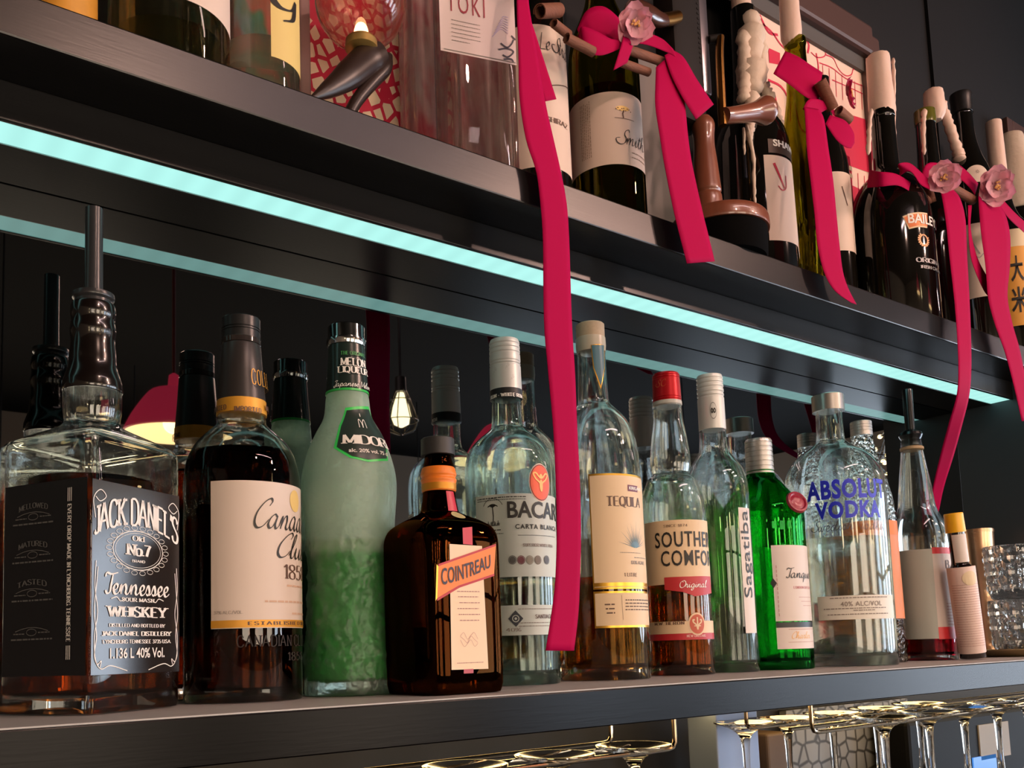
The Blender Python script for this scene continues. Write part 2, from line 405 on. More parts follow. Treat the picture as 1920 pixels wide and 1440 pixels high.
def wrap(name, bm, surf, m, parent, off=0.0004, step=0.004, warp=None):
    """lay a flat drawing on a bottle"""
    if warp:
        for v in bm.verts:
            v.co.x, v.co.y = warp(v.co.x, v.co.y)
    if not bm.verts:
        bm.free(); return None
    for ax in ((0,) if surf.flat else (0,)):
        lo = min(v.co[ax] for v in bm.verts); hi = max(v.co[ax] for v in bm.verts)
        if not surf.flat and hi - lo > step:
            k = int((hi - lo) / step)
            for i in range(1, k + 1):
                bmesh.ops.bisect_plane(bm, geom=bm.verts[:] + bm.edges[:] + bm.faces[:], plane_co=(lo + (hi - lo) * i / (k + 1), 0, 0), plane_no=(1, 0, 0))
    if surf.b.conic:
        lo = min(v.co.y for v in bm.verts); hi = max(v.co.y for v in bm.verts)
        k = int((hi - lo) / 0.004)
        for i in range(1, k + 1):
            bmesh.ops.bisect_plane(bm, geom=bm.verts[:] + bm.edges[:] + bm.faces[:], plane_co=(0, lo + (hi - lo) * i / (k + 1), 0), plane_no=(0, 1, 0))
    for v in bm.verts:
        v.co = surf.map(v.co.x, v.co.y, off)
    # face outwards
    for f in bm.faces:
        f.normal_update()
        c = f.calc_center_median()
        ref = Vector((c.x, c.y, 0)) if not surf.flat else Vector(tuple(surf.b.c * cos(surf.a) + surf.b.rt * sin(surf.a)) + (0,))
        if f.normal.dot(ref) < 0: f.normal_flip()
    return finish(name, bm, m, parent, smooth=True, angle=0, recalc=False)

class Bottle:
    """axis and scale of an upright round or square vessel from where the photo shows it"""
    def __init__(self, name, label, cat, u, y, zb, group=None, flatdeg=0.0):
        self.Y = y * D; self.zb = zb
        self.X = x_for(u, self.Y, zb)
        self.dep = proj((self.X, self.Y, zb))[2]
        h = sqrt(self.X ** 2 + self.Y ** 2)
        self.c = np.array([-self.X / h, -self.Y / h]); self.rt = np.array([self.Y / h, -self.X / h])
        self.cosT = 1 / sqrt(1 + ((u - PX) / FP) ** 2)
        self.root = thing(name, label, cat, (self.X, self.Y, zb), group)
        self.conic = False; self.prof = None; self.R0 = 0.04
        self.yaw = atan2(self.c[1], self.c[0]) + radians(flatdeg)
    def r(self, hw): return hw * self.dep * self.cosT / FP
    def z(self, v, r=0.0):
        return z_for(v, self.X + self.c[0] * r, self.Y + self.c[1] * r) - self.zb
    def P(self, rows, base=None):
        """rows of (v, half width px[, squareness[, sharp]]) from the top down"""
        out = []
        for q in rows:
            r = self.r(q[1]); z = self.z(q[0], 0)
            out.append((z, r, q[2] if len(q) > 2 else 2.0, q[3] if len(q) > 3 else 0))
        if base is not None:
            z0 = out[-1][0]
            out[-1] = (base, *out[-1][1:])
        return out
    def rad(self, z):
        P = self.prof
        zs = [p[0] for p in P][::-1]; rs = [p[1] for p in P][::-1]
        return float(np.interp(z, zs, rs))
    def glass(self, rows, m, th=0.003, bth=0.008, N=56, heel=0.004, name='glass_body', sub=5, punt=0.004, hammer=None):
        prof = dens(self.P(rows, base=0.0005), sub)
        self.prof = prof; self.R0 = max(p[1] for p in prof); self.th = th; self.bth = bth
        bm = bmesh.new()
        zb, rb, nb = prof[-1]
        body = [p for p in prof if p[0] > heel * 1.3]
        outer = body + [(heel * .7, rb, nb), (heel * 0.2, rb - heel * 0.15, nb), (zb, rb - heel * 0.6, nb), (zb + punt, rb * 0.55, nb), (zb + punt * 1.6, rb * 0.15, nb)]
        inner = [(z, max(r - th, 0.0015), n) for z, r, n in body if z > bth * 1.4] + [(bth * 1.2, rb - th - 0.001, nb), (bth, rb - th - 0.005, nb), (bth + punt, rb * 0.4, nb), (bth + punt * 1.3, rb * 0.12, nb)]
        ro = [ring(bm, z, r, n, N, self.yaw) for z, r, n in outer]
        ri = [ring(bm, z, r, n, N, self.yaw) for z, r, n in inner]
        loft(bm, ro, False, True); loft(bm, ri, False, True)
        a, b = ro[0], ri[0]
        for k in range(N): bm.faces.new((a[k], b[k], b[(k + 1) % N], a[(k + 1) % N]))
        if hammer:
            from mathutils import noise
            z0h, z1h, amp = hammer
            for rg, sg in ((ro, 1.0), (ri, .6)):
                for r_ in rg:
                    for v in r_:
                        f = min(1, max(0, (v.co.z - z0h) / .008)) * min(1, max(0, (z1h - v.co.z) / .02))
                        if f > 0:
                            d = noise.voronoi((v.co * 95))[0][0] - .35 + .5 * noise.noise(v.co * 160)
                            h_ = sqrt(v.co.x ** 2 + v.co.y ** 2)
                            if h_ > .02: v.co.x *= 1 + amp * f * d * sg / h_; v.co.y *= 1 + amp * f * d * sg / h_
        self.body = finish(name, bm, m, self.root, angle=50)
        return self.body
    def fill(self, v, m, name='liquid', N=56, v0=None):
        """liquid up to photo row v"""
        zt = self.z(v, self.R0) if v is not None else self.prof[0][0]
        th = self.th
        P = [(z, r, n) for z, r, n in self.prof if z < zt - 0.001 and z > self.bth * 1.6]
        n0 = P[0][2] if P else 2
        rt = self.rad(zt)
        rows = [(zt, rt - th + 0.0002, n0)] + [(z, r - th + 0.0002, n) for z, r, n in P]
        rb, nb = self.prof[-1][1], self.prof[-1][2]
        rows += [(self.bth * 1.2 - 0.0002, rb - th - 0.0006, nb), (self.bth - 0.0003, rb - th - 0.005, nb)]
        bm = bmesh.new(); lathe(bm, rows, N, self.yaw)
        return finish(name, bm, m, self.root, angle=40)
    def solid(self, name, rows, m, N=48, smooth=False, parent=None, angle=30, n=None):
        """a closed turned part such as a cap"""
        P = self.P(rows)
        if smooth: P = dens(P)
        bm = bmesh.new(); lathe(bm, [(p[0], p[1], p[2]) for p in P], N, self.yaw)
        return finish(name, bm, m, parent or self.root, angle=angle)
    def cap(self, v0, v1, hw0, hw1, m, ribs=0, name='cap', top=None, grooves=(), taper=None):
        """screw cap from row v0 to v1 with horizontal beads at the fractions given"""
        z0 = self.z(v0, self.r(hw0)); z1 = self.z(v1, self.r(hw1)); r0 = self.r(hw0); r1 = self.r(hw1)
        e = (z0 - z1) * 0.05
        rows = [(z0, r0 * 0.86), (z0, r0 * 0.93), (z0 - e, r0)]
        for g in grooves:
            zz = z0 + (z1 - z0) * g; rr = r0 + (r1 - r0) * g; k = (z0 - z1) * 0.022
            rows += [(zz + k, rr), (zz + k * 0.4, rr * 0.955), (zz - k * 0.4, rr * 0.955), (zz - k, rr)]
        rows += [(z1, r1), (z1, r1 * 0.9)]
        bm = bmesh.new(); N = 64
        rr = []
        for i, (z, r) in enumerate(rows):
            rg = ring(bm, z, r, 2, N, self.yaw)
            if ribs and 2 < i < ribs:
                for k in range(0, N, 2): rg[k].co.x *= 0.97; rg[k].co.y *= 0.97
            rr.append(rg)
        loft(bm, rr)
        return finish(name, bm, m, self.root, angle=30)
    def surf(self, deg=0.0, flat=False): return Surf(self, deg, flat)
    def label(self, q0, q1, v0, v1, m, deg=None, flat=False, name='label', off=0.0004, parent=None, border=None, vref=None):
        """paper label between two columns (photo u or degrees) and two photo rows at its camera-side reference column"""
        sf = self.surf(deg or 0.0, flat)
        vm = (v0 + v1) / 2
        s0, s1 = sf.s(q0, vm), sf.s(q1, vm)
        zt, zbm = sf.zv(v0, 0.0), sf.zv(v1, 0.0)
        bm = bmesh.new(); flat_rect(bm, s0, s1, zbm, zt)
        o = wrap(name, bm, sf, m, parent or self.root, off)
        return o, sf, (s0, s1, zbm, zt)
def text(sf, parent, txt, q0, q1, v0, v1, m, style='sans', bold=0.02, cond=1.0, thick=.15, thin=.05, track=.1, slant=0., off=0.0009, name='lettering', warp=None, spacing=1.0, step=0.004):
    """lettering between columns q0..q1 (q1 None keeps the letters' own width) and rows v0..v1"""
    vm = (v0 + v1) / 2
    s0 = None if q0 is None else sf.s(q0, vm); s1 = None if q1 is None else sf.s(q1, vm)
    bm = fontmesh(txt, bold, cond, spacing) if style == 'sans' else glyphs(txt, style, thick, thin, track, slant)
    sm = 0.0 if sf.flat else (s0 if s0 is not None else 0)
    ref = s0 if (s0 is not None and s1 is None) else ((s0 + s1) / 2 if s0 is not None and s1 is not None else s1)
    if not sf.flat: ref = max(min(ref, (radians(80) - sf.a) * sf.b.R0), (radians(-80) - sf.a) * sf.b.R0)
    zt, zb = sf.zv(v0, ref), sf.zv(v1, ref)
    fit(bm, s0, s1, zb, zt)
    return wrap(name, bm, sf, m, parent, off, step, warp)
# ------------------------------------------------------------------ the room
X0, X1, Y0, Y1, H = -2.6, 6.2, -4.2, YW * D, 2.95
M_wall = mat('black_wall_paint', '161415', 0.6, spec=.25, bump=0.05, bscale=60)
M_roomwall = mat('warm_room_paint', '8a7868', 0.8)
M_floor = mat('dark_floorboards', '2a211c', 0.45, vary=0.3, bscale=6, stretch=(1, 12, 1))
M_ceil = mat('dark_ceiling_paint', '100e0d', 0.9, spec=.1)
bm = bmesh.new(); box(bm, X0 - .1, X1 + .1, Y0 - .1, Y1 + .1, -0.1, 0); struct(finish('floor', bm, M_floor, smooth=False))
bm = bmesh.new(); box(bm, X0 - .1, X1 + .1, Y0 - .1, Y1 + .1, H, H + 0.1); struct(finish('ceiling', bm, M_ceil, smooth=False))
bm = bmesh.new(); box(bm, X0 - .1, X1 + .1, Y1, Y1 + .1, 0, H)
# a panel joint in the black wall above the upper shelf
pj = at(1740, 90, YW)
box(bm, pj.x, pj.x + 0.012, Y1 - 0.006, Y1 + 0.002, ZU, H)
struct(finish('wall_back', bm, M_wall, smooth=False))
bm = bmesh.new(); box(bm, X0 - .1, X1 + .1, Y0 - .1, Y0, 0, H); struct(finish('wall_front', bm, M_roomwall, smooth=False))
bm = bmesh.new(); box(bm, X0 - .1, X0, Y0, Y1, 0, H); struct(finish('wall_left', bm, M_roomwall, smooth=False))
bm = bmesh.new(); box(bm, X1, X1 + .1, Y0, Y1, 0, H); struct(finish('wall_right', bm, M_roomwall, smooth=False))
M_wframe = mat('window_frame_paint', '302c2a', 0.5)
M_day = mat('window_daylight', (0, 0, 0), 0.2, emit=(0.74, 0.85, 1.0), es=12.0)
M_addedwarm = mat('window_evening_light', (0, 0, 0), 0.2, emit=(1.0, 0.80, 0.62), es=9.0)
def window(n, axis, a0, a1, z0, z1, m):
    """a daylit pane in its frame, on the right wall (axis x) or the front wall (axis y)"""
    bm = bmesh.new(); bp = bmesh.new(); t = 0.05
    def B(b, p0, p1, q0, q1, d0, d1):
        if axis == 'x': box(b, X1 - d1, X1 - d0, p0, p1, q0, q1)
        else: box(b, p0, p1, Y0 + d0, Y0 + d1, q0, q1)
    B(bp, a0, a1, z0, z1, 0.005, 0.015)
    for p0, p1, q0, q1 in ((a0 - t, a0, z0 - t, z1 + t), (a1, a1 + t, z0 - t, z1 + t), (a0, a1, z0 - t, z0), (a0, a1, z1, z1 + t), (a0, a1, (z0 + z1) / 2 + .3, (z0 + z1) / 2 + .34)):
        B(bm, p0, p1, q0, q1, 0.001, 0.06)
    f = struct(finish('window_%d' % n, bm, M_wframe, smooth=False))
    finish('pane', bp, m, f, smooth=False)
window(1, 'x', -1.15, -0.25, 0.75, 2.45, M_day)
window(2, 'x', -2.45, -1.55, 0.75, 2.45, M_day)
window(3, 'x', -3.75, -2.85, 0.75, 2.45, M_day)
window(4, 'y', 4.4, 5.5, 0.75, 2.45, M_day)
window(5, 'y', -1.9, -0.6, 0.7, 2.1, M_addedwarm)  # this and the next warm panes are added, unseen, to brighten the bottles
window(6, 'y', 0.3, 1.6, 0.7, 2.1, M_addedwarm)
window(7, 'y', 2.4, 3.6, 0.7, 2.1, M_addedwarm)

# ------------------------------------------------------------------ the shelf unit
M_lam = mat('black_laminate', '0c0a0a', 0.30, spec=.5, bump=0.03, bscale=90, stretch=(0.4, 6, 6), vary=0.2)
M_lamtop = mat('worn_laminate_top', 'b2aeaa', 0.5, bump=0.05, bscale=90, stretch=(0.4, 6, 6), vary=0.2)  # worn laminate, with its grazing sheen put into the pale colour
XL = -0.75
XE = at(1897, 757, 1.0896).x            # inner face of the end panel
zfb = CAM[2] + 0.6557 * D               # underside of the upper board
ya, yb_ = 1.0896 * D, 1.1415 * D        # light trim
zt = ya * 0.5605 + CAM[2]
t = thing('wall_shelf', 'long black upper bar shelf with a thick front edge holding wine bottles and ribbons', 'shelf', (0, D, ZU))
def child_box(name, x0, x1, y0, y1, z0, z1, m, parent, bev=0.0015):
    bm = bmesh.new(); box(bm, x0, x1, y0, y1, z0, z1, bev)
    o = finish(name, bm, m, parent, smooth=False)
    o.matrix_parent_inverse = Matrix.Translation(-Vector(parent.location))
    return o
child_box('board', XL, XE + 0.9, D, Y1 - 0.001, zfb, ZU, M_lam, t)
child_box('valance', XL, XE - 0.001, ya - 0.0035, ya + 0.0005, zt - 0.001, zfb, M_lam, t, 0.0006)
child_box('soffit', XL, XE - 0.001, yb_, YM * D - 0.001, zt - 0.0015, zfb, M_lam, t, 0.0006)
yl0 = 0.916 * D
zlb = CAM[2] - 0.1192 * 0.916 * D
t = thing('wall_shelf', 'long black lower bar shelf with pale worn top carrying the spirit bottles', 'shelf', (0, yl0, ZL))
child_box('board', XL, XE + 0.9, yl0, YM * D + 0.02, zlb, ZL - 0.0012, mat('matt_black_laminate', '070505', 0.24, spec=.09, bump=0.03, bscale=90, stretch=(0.4, 6, 6), vary=0.25), t, 0.001)  # same laminate as the upper board, darkened here to dim its reflections
child_box('top_surface', XL, XE + 0.9, yl0 + 0.0008, YM * D + 0.018, ZL - 0.0012, ZL, M_lamtop, t, 0.0004)
# cabinet end panel
bm = bmesh.new(); box(bm, XE, XE + 0.02, 1.03 * D, YM * D, ZL, zfb - 0.0005)
tag(finish('end_panel', bm, mat('blue_black_panel', '323c43', 0.42), smooth=False), 'blue-black upright panel closing the right end of the bottle shelf', 'panel')
# mirror
M_mir = mat('smoked_mirror', (0.27, 0.28, 0.28), 0.015, metal=1.0)
bm = bmesh.new(); box(bm, XL, XE - 0.0005, YM * D, YM * D + 0.006, ZL, zfb - 0.0005)
tag(finish('mirror_panel', bm, M_mir, smooth=False), 'smoked black mirror behind the spirit bottles reflecting their backs', 'mirror')

# light strip under the upper shelf
M_led = mat('led_diffuser', (0.2, 0.3, 0.3), 0.4, emit=(0.40, 0.84, 0.78), es=0.95)
nt = M_led.node_tree
tc = nt.nodes.new('ShaderNodeTexCoord'); sx = nt.nodes.new('ShaderNodeSeparateXYZ'); mth = nt.nodes.new('ShaderNodeMath'); mth.operation = 'SINE'
mu = nt.nodes.new('ShaderNodeMath'); mu.operation = 'MULTIPLY'; mu.inputs[1].default_value = 260
mr = nt.nodes.new('ShaderNodeMapRange'); mr.inputs['From Min'].default_value = -1; mr.inputs['To Min'].default_value = 1.02; mr.inputs['To Max'].default_value = 1.12
nt.links.new(tc.outputs['Object'], sx.inputs[0]); nt.links.new(sx.outputs[0], mu.inputs[0]); nt.links.new(mu.outputs[0], mth.inputs[0]); nt.links.new(mth.outputs[0], mr.inputs[0])
nt.links.new(mr.outputs[0], nt.nodes['Principled BSDF'].inputs['Emission Strength'])
t = thing('light_strip', 'long cyan light strip glowing along the underside of the upper shelf', 'light', (0, ya, zt))
bm = bmesh.new(); box(bm, XL, XE - 0.001, 0.001, yb_ - ya - 0.001, -0.0005, 0.010, 0.0004); finish('diffuser', bm, M_led, t, smooth=False)
bm = bmesh.new(); box(bm, XL, XE - 0.001, yb_ - ya - 0.001, yb_ - ya + 0.0015, -0.0012, 0.010); box(bm, XL, XE - 0.001, 0.0, 0.0012, -0.0008, 0.010)
finish('channel', bm, mat('brushed_aluminium', '8d9494', 0.35, 1.0), t, smooth=False)
# warm strip below the lower shelf
t = thing('light_strip', 'warm golden light strip under the lower shelf above the hanging glasses', 'light', (0, 1.16 * D, zlb))
bm = bmesh.new(); box(bm, XL, XE + 0.85, -0.008, 0.008, -0.010, -0.0002, 0.001)
finish('diffuser', bm, mat('warm_led', (0.3, 0.25, 0.15), 0.4, emit=(1.0, 0.66, 0.25), es=9.0), t, smooth=False)

# ------------------------------------------------------------------ lamps in the room behind the viewer (seen in the mirror)
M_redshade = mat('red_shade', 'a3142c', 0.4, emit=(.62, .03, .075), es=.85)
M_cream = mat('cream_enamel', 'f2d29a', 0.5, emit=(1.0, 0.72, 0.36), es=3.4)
M_black = mat('black_plastic', '141314', 0.4)
def pendant(u, v, dist, size, label, cordtop=H):
    """red lamp shade whose mirror image is seen at photo position (u, v)"""
    d = ray(u, v); p = CAM + d * (dist / FP)
    X, Z = p[0], p[2]; Yr = 2 * YM * D - p[1]
    R = size * dist / FP
    t = thing('pendant_lamp', label, 'lamp', (X, Yr, Z), 'red pendant lamps')
    prof = [(0.90 * R, 0.10 * R), (0.89 * R, 0.30 * R), (0.82 * R, 0.50 * R), (0.4 * R, 0.80 * R), (0.0, 1.0 * R)]
    bm = bmesh.new()
    o = crom(prof, 5); i_ = [(z - 0.02 * R, r * 0.97) for z, r in o]
    rr = [ring(bm, z, r, 2, 48) for z, r in o] + [ring(bm, z, r, 2, 48) for z, r in i_[::-1]]
    loft(bm, rr[:len(o)], True, False)
    for k in range(48): bm.faces.new((rr[len(o) - 1][k], rr[len(o) - 1][(k + 1) % 48], rr[len(o)][(k + 1) % 48], rr[len(o)][k]))
    finish('lamp_shade', bm, M_redshade, t)
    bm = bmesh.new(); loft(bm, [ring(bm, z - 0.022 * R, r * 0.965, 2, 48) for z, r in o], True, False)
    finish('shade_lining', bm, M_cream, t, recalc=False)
    bm = bmesh.new(); lathe(bm, [(1.25 * R, .03 * R), (1.2 * R, .10 * R), (0.89 * R, 0.13 * R)], 24); finish('lamp_holder', bm, M_redshade, t)
    bm = bmesh.new(); tube(bm, [(0, 0, 1.2 * R), (0, 0, cordtop - Z)], 0.006); finish('cord', bm, mat('red_cord', '6b2a2a', 0.7), t)
    bm = bmesh.new(); bmesh.ops.create_uvsphere(bm, u_segments=16, v_segments=10, radius=0.22 * R, matrix=Matrix.Translation((0, 0, 0.2 * R)))
    finish('bulb', bm, mat('warm_bulb', (1, .8, .5), 0.3, emit=(1.0, 0.66, 0.3), es=9), t)
    return t
pendant(326, 812, 3.4, 92, 'red pendant lamp with cream inside reflected beside the square whiskey bottle')
pendant(952, 874, 4.0, 88, 'red pendant lamp reflected behind the white-capped rum bottle')
# caged filament bulb
d = ray(752, 770); p = CAM + d * (2.6 / FP); s = 2.6 / FP
t = thing('cage_lamp', 'filament bulb in a wire cage reflected beside the green melon liqueur bottle', 'lamp', (p[0], 2 * YM * D - p[1], p[2]))
bm = bmesh.new(); lathe(bm, [(34 * s, 6 * s), (26 * s, 9 * s), (8 * s, 15 * s), (-12 * s, 19 * s), (-26 * s, 14 * s), (-32 * s, 3 * s)], 24)
finish('bulb', bm, mat('amber_bulb', (1, .8, .5), 0.3, emit=(1.0, 0.80, 0.42), es=7), t)
bm = bmesh.new()
for k in range(8):
    a = k * pi / 4
    tube(bm, [(cos(a) * r * s, sin(a) * r * s, z * s) for z, r in ((44, 8), (20, 18), (-20, 32), (-38, 26), (-46, 4))], 0.0016, 6)
for z, r in ((-20, 32), (20, 18)):
    tube(bm, [(cos(2 * pi * k / 24) * r * s, sin(2 * pi * k / 24) * r * s, z * s) for k in range(25)], 0.0014, 6)
finish('wire_cage', bm, mat('cage_wire', '3a332c', 0.4, 0.8), t)
bm = bmesh.new(); lathe(bm, [(66 * s, 4 * s), (64 * s, 10 * s), (36 * s, 11 * s)], 20); finish('lamp_holder', bm, M_black, t)
bm = bmesh.new(); tube(bm, [(0, 0, 60 * s), (0, 0, H - p[2])], 0.004, 8); finish('cord', bm, M_black, t)
# fairy lights
t = thing('string_lights', 'warm fairy lights reflected as gold dots behind the vodka bottle', 'lights')
rnd = random.Random(3); pts = []
for i in range(26):
    u = rnd.uniform(1625, 1690); v = rnd.uniform(775, 900)
    d = ray(u, v); k = (2.4 + 0.5 * rnd.random()) / FP; q = CAM + d * k
    pts.append((q[0], 2 * YM * D - q[1], q[2]))
pts.sort(key=lambda q: q[2])
bm = bmesh.new(); tube(bm, pts + [(pts[-1][0], pts[-1][1], H)], 0.0015, 6); finish('wire', bm, M_black, t)
for q in pts:
    bm = bmesh.new(); bmesh.ops.create_icosphere(bm, subdivisions=2, radius=0.0065, matrix=Matrix.Translation(q))
    finish('bulb', bm, mat('fairy_bulb', (1, .8, .5), 0.3, emit=(1.0, 0.72, 0.32), es=14), t)
# unseen globe lamps added behind the viewer for glints in the bottles
for k, (x, y, z) in enumerate(((-1.3, -1.6, 1.95), (-.3, -2.6, 2.0), (.5, -1.7, 1.9), (1.3, -3.0, 2.05), (2.0, -1.9, 1.92), (2.9, -2.9, 2.0), (3.7, -1.6, 1.95), (4.6, -2.6, 2.02), (5.4, -1.2, 1.9))):
    t = thing('globe_lamp', 'warm white globe lamp hung over the tables', 'lamp', (x, y, z), 'globe lamps over the tables')
    bm = bmesh.new(); bmesh.ops.create_uvsphere(bm, u_segments=24, v_segments=14, radius=.075); finish('globe', bm, mat('warm_globe', (1, .85, .6), .3, emit=(1.0, 0.74, 0.42), es=22), t)
    bm = bmesh.new(); lathe(bm, [(.12, .012), (.118, .03), (.068, .034)], 20); finish('lamp_holder', bm, M_black, t)
    bm = bmesh.new(); tube(bm, [(0, 0, .115), (0, 0, H - z)], .003, 6); finish('cord', bm, M_black, t)
# round ceiling downlights over the bar: the housings of the spot beams
for (loc, tg, en, colr) in SPOTS:
    t = thing('ceiling_spotlight', 'black ceiling spotlight over the bar', 'lamp', (loc[0], loc[1], H - 0.001), 'ceiling spotlights')
    bm = bmesh.new(); rr = [ring(bm, z, r, 2, 32) for z, r in ((0, .07), (-.12, .07), (-.12, .062), (-.02, .055))]
    loft(bm, rr, True, True); finish('housing', bm, M_black, t)
    bm = bmesh.new(); lathe(bm, [(-.022, .054), (-.03, .054)], 32); finish('lens', bm, mat('spot_lens', (1, .8, .7), .3, emit=(1.0, 0.78, 0.68), es=60), t)
# long warm tube lamps above the bar
for k, (x, y) in enumerate(((0.95, -0.45), (4.0, -0.45))):
    t = thing('linear_lamp', 'long warm pink-white linear lamp hung over the bar', 'lamp', (x, y, H - 0.30), 'linear lamps over the bar')
    bm = bmesh.new(); box(bm, -.45, .45, -.035, .035, 0, .05, .004); finish('housing', bm, M_black, t, smooth=False)
    bm = bmesh.new(); box(bm, -.44, .44, -.03, .03, -.006, 0.001, .001); finish('diffuser', bm, mat('tube_diffuser', (1, .8, .75), .4, emit=(1.0, 0.70, 0.69), es=21), t, smooth=False)
    bm = bmesh.new()
    for s_ in (-.4, .4): tube(bm, [(s_, 0, .05), (s_, 0, .30)], 0.002, 6)
    finish('hanging_wire', bm, M_black, t)
# ------------------------------------------------------------------ spirit bottles on the lower shelf
G_clear = glass('clear_glass', (0.97, 0.99, 0.98), clear=.12)
G_aqua = glass('aqua_glass', (0.93, 0.985, 0.965), clear=.12)
G_brown = glass('brown_glass', (0.30, 0.105, 0.03))
G_green = glass('green_glass', (0.13, 0.62, 0.22))
G_frost = glass('frosted_glass', (0.86, 0.97, 0.90), rough=0.38, bump=0.8, bscale=95)
_nt = G_frost.node_tree
_mx = _nt.nodes.new('ShaderNodeMixShader'); _mx.inputs[0].default_value = 0.24
_tr = _nt.nodes.new('ShaderNodeBsdfTranslucent'); _tr.inputs[0].default_value = (.74, .86, .76, 1)
_df = _nt.nodes.new('ShaderNodeBsdfDiffuse'); _df.inputs[0].default_value = (.74, .86, .76, 1)
_m2 = _nt.nodes.new('ShaderNodeMixShader')
_g = [n for n in _nt.nodes if n.type == 'BSDF_GLASS'][0]
_nt.links.new(_df.outputs[0], _m2.inputs[1]); _nt.links.new(_tr.outputs[0], _m2.inputs[2])
_nt.links.new(_g.outputs[0], _mx.inputs[1]); _nt.links.new(_m2.outputs[0], _mx.inputs[2])
_tc = _nt.nodes.new('ShaderNodeTexCoord'); _sx = _nt.nodes.new('ShaderNodeSeparateXYZ'); _mr = _nt.nodes.new('ShaderNodeMapRange')
_mr.inputs['From Min'].default_value = .118; _mr.inputs['From Max'].default_value = .124; _mr.inputs['To Min'].default_value = .06; _mr.inputs['To Max'].default_value = .36
_nt.links.new(_tc.outputs['Object'], _sx.inputs[0]); _nt.links.new(_sx.outputs[2], _mr.inputs[0]); _nt.links.new(_mr.outputs[0], _mx.inputs[0])   # wet glass below the liquor line is clearer than dry
_nt.links.new(_mx.outputs[0], _nt.nodes['Material Output'].inputs[0])
G_frosttop = glass('smooth_frosted_glass', (0.80, 0.93, 0.86), rough=0.30)
L_whisky = glass('whisky', (0.46, 0.15, 0.03), ior=1.34)
L_rye = glass('rye', (0.20, 0.055, 0.015), ior=1.34)
L_peach = glass('peach_whisky', (0.62, 0.22, 0.05), ior=1.34)
L_anejo = glass('aged_tequila', (0.62, 0.36, 0.10), ior=1.34)
L_clear = glass('clear_spirit', (0.97, 0.99, 0.97), ior=1.34, clear=.12)
L_melon = mat('melon_liqueur', (0.03, 0.42, 0.05), 0.3, trans=0.35, ior=1.34)
L_red = glass('red_syrup', (0.50, 0.02, 0.06), ior=1.34)
P_black = mat('black_label_gloss', '201812', 0.17, spec=.55)
P_blackm = mat('black_label_matt', '141214', 0.45)
P_white = mat('white_label_paper', 'd3c6bd', 0.55)
P_cream = mat('cream_label_paper', 'd9bd98', 0.55)
P_grey = mat('cool_label_paper', 'c0c6bd', 0.55)
P_gold = mat('gold_foil', 'c99b3c', 0.3, 0.9)
P_goldflat = mat('gold_print', 'd2952f', 0.45, 0.3)
P_orange = mat('orange_band', 'e57a1e', 0.45)
P_red = mat('red_print', 'b3202a', 0.5)
I_white = mat('white_ink', 'e8e2da', 0.5)
I_black = mat('black_ink', '17130f', 0.5)
I_brown = mat('brown_ink', '5b3f31', 0.55)
I_grey = mat('grey_ink', '8b7f76', 0.6)
I_blue = mat('blue_ink', '2430c8', 0.4)
C_black = mat('black_cap', '1a191a', 0.32)
C_chrome = mat('chrome', 'c9cccc', 0.12, 1.0)
C_alu = mat('silver_cap', 'c2c0bc', 0.36, 0.85)
C_whitecap = mat('white_cap', 'cfcfca', 0.38, 0.25)
C_redcap = mat('red_foil_cap', 'b5141f', 0.3, 0.45)
C_cork = mat('cork_top', 'a08b72', 0.6, vary=0.15, bscale=300)
C_dark = mat('dark_steel', '4a4d50', 0.25, 1.0)
C_yellow = mat('yellow_cap', 'f2b414', 0.4)

# 1 square whiskey bottle with a pouring spout ------------------------------------------------------------
b = Bottle('whiskey_bottle', 'square whiskey bottle with black labels and black pouring spout, at the left shelf end', 'bottle', 168, 1.119, ZL, flatdeg=45)
b.glass([(578, 40), (592, 43), (640, 43), (690, 46), (716, 55), (735, 58), (770, 58), (792, 55), (804, 62), (818, 84, 4), (836, 114, 12), (844, 121, 22), (850, 124, 24), (858, 125, 24, 1), (1345, 125, 24)], G_clear, N=192, th=0.0035, bth=0.013, heel=0.006)
b.fill(885, L_whisky, N=192)
b.solid('neck_sleeve', [(572, 41), (575, 44), (590, 46), (604, 44), (622, 46.5), (640, 44.5), (668, 47), (690, 49), (712, 57), (722, 59.5), (736, 59.5), (737, 50)], mat('neck_sleeve_gloss', '120c0a', 0.2, coat=0.5), smooth=True)
sp = b.solid('pour_spout', [(392, 15), (392, 18), (400, 18), (470, 18), (548, 19), (552, 24), (553, 42), (558, 43), (562, 42), (566, 38), (578, 38)], mat('spout_plastic', '2a2a2c', 0.28), angle=25)
R = b.surf(45, True); Lf = b.surf(-45, True)
def flatlabel(surf, q0, q1, v0, v1, m, name='label', off=0.0004, parent=None):
    vm = (v0 + v1) / 2; s0, s1 = surf.s(q0, vm), surf.s(q1, vm); sm = (s0 + s1) / 2 * 0
    bm = flat_rect(bmesh.new(), s0, s1, surf.zv(v1, 0), surf.zv(v0, 0))
    return wrap(name, bm, surf, m, parent or b.root, off), (s0, s1, surf.zv(v1, 0), surf.zv(v0, 0))
lab, (s0, s1, z0, z1) = flatlabel(R, 171, 335, 915, 1262, P_black)
sc = (s0 + s1) / 2; W = s1 - s0; HH = z1 - z0
def put(bm, cx, w_, t0, t1, parent, m=I_white, warp=None, name='lettering', surf=R):
    """lettering in label fractions: centre cx, width w_, from t0 to t1 measured down from the label top"""
    fit(bm, s0 + W * (cx - w_ / 2), s0 + W * (cx + w_ / 2), z1 - HH * t1, z1 - HH * t0)
    return wrap(name, bm, surf, m, parent, 0.0009, warp=warp)
arch = lambda s, z: (s, z - 0.30 * ((s - sc) / (W / 2)) ** 2 * HH * 0.27)
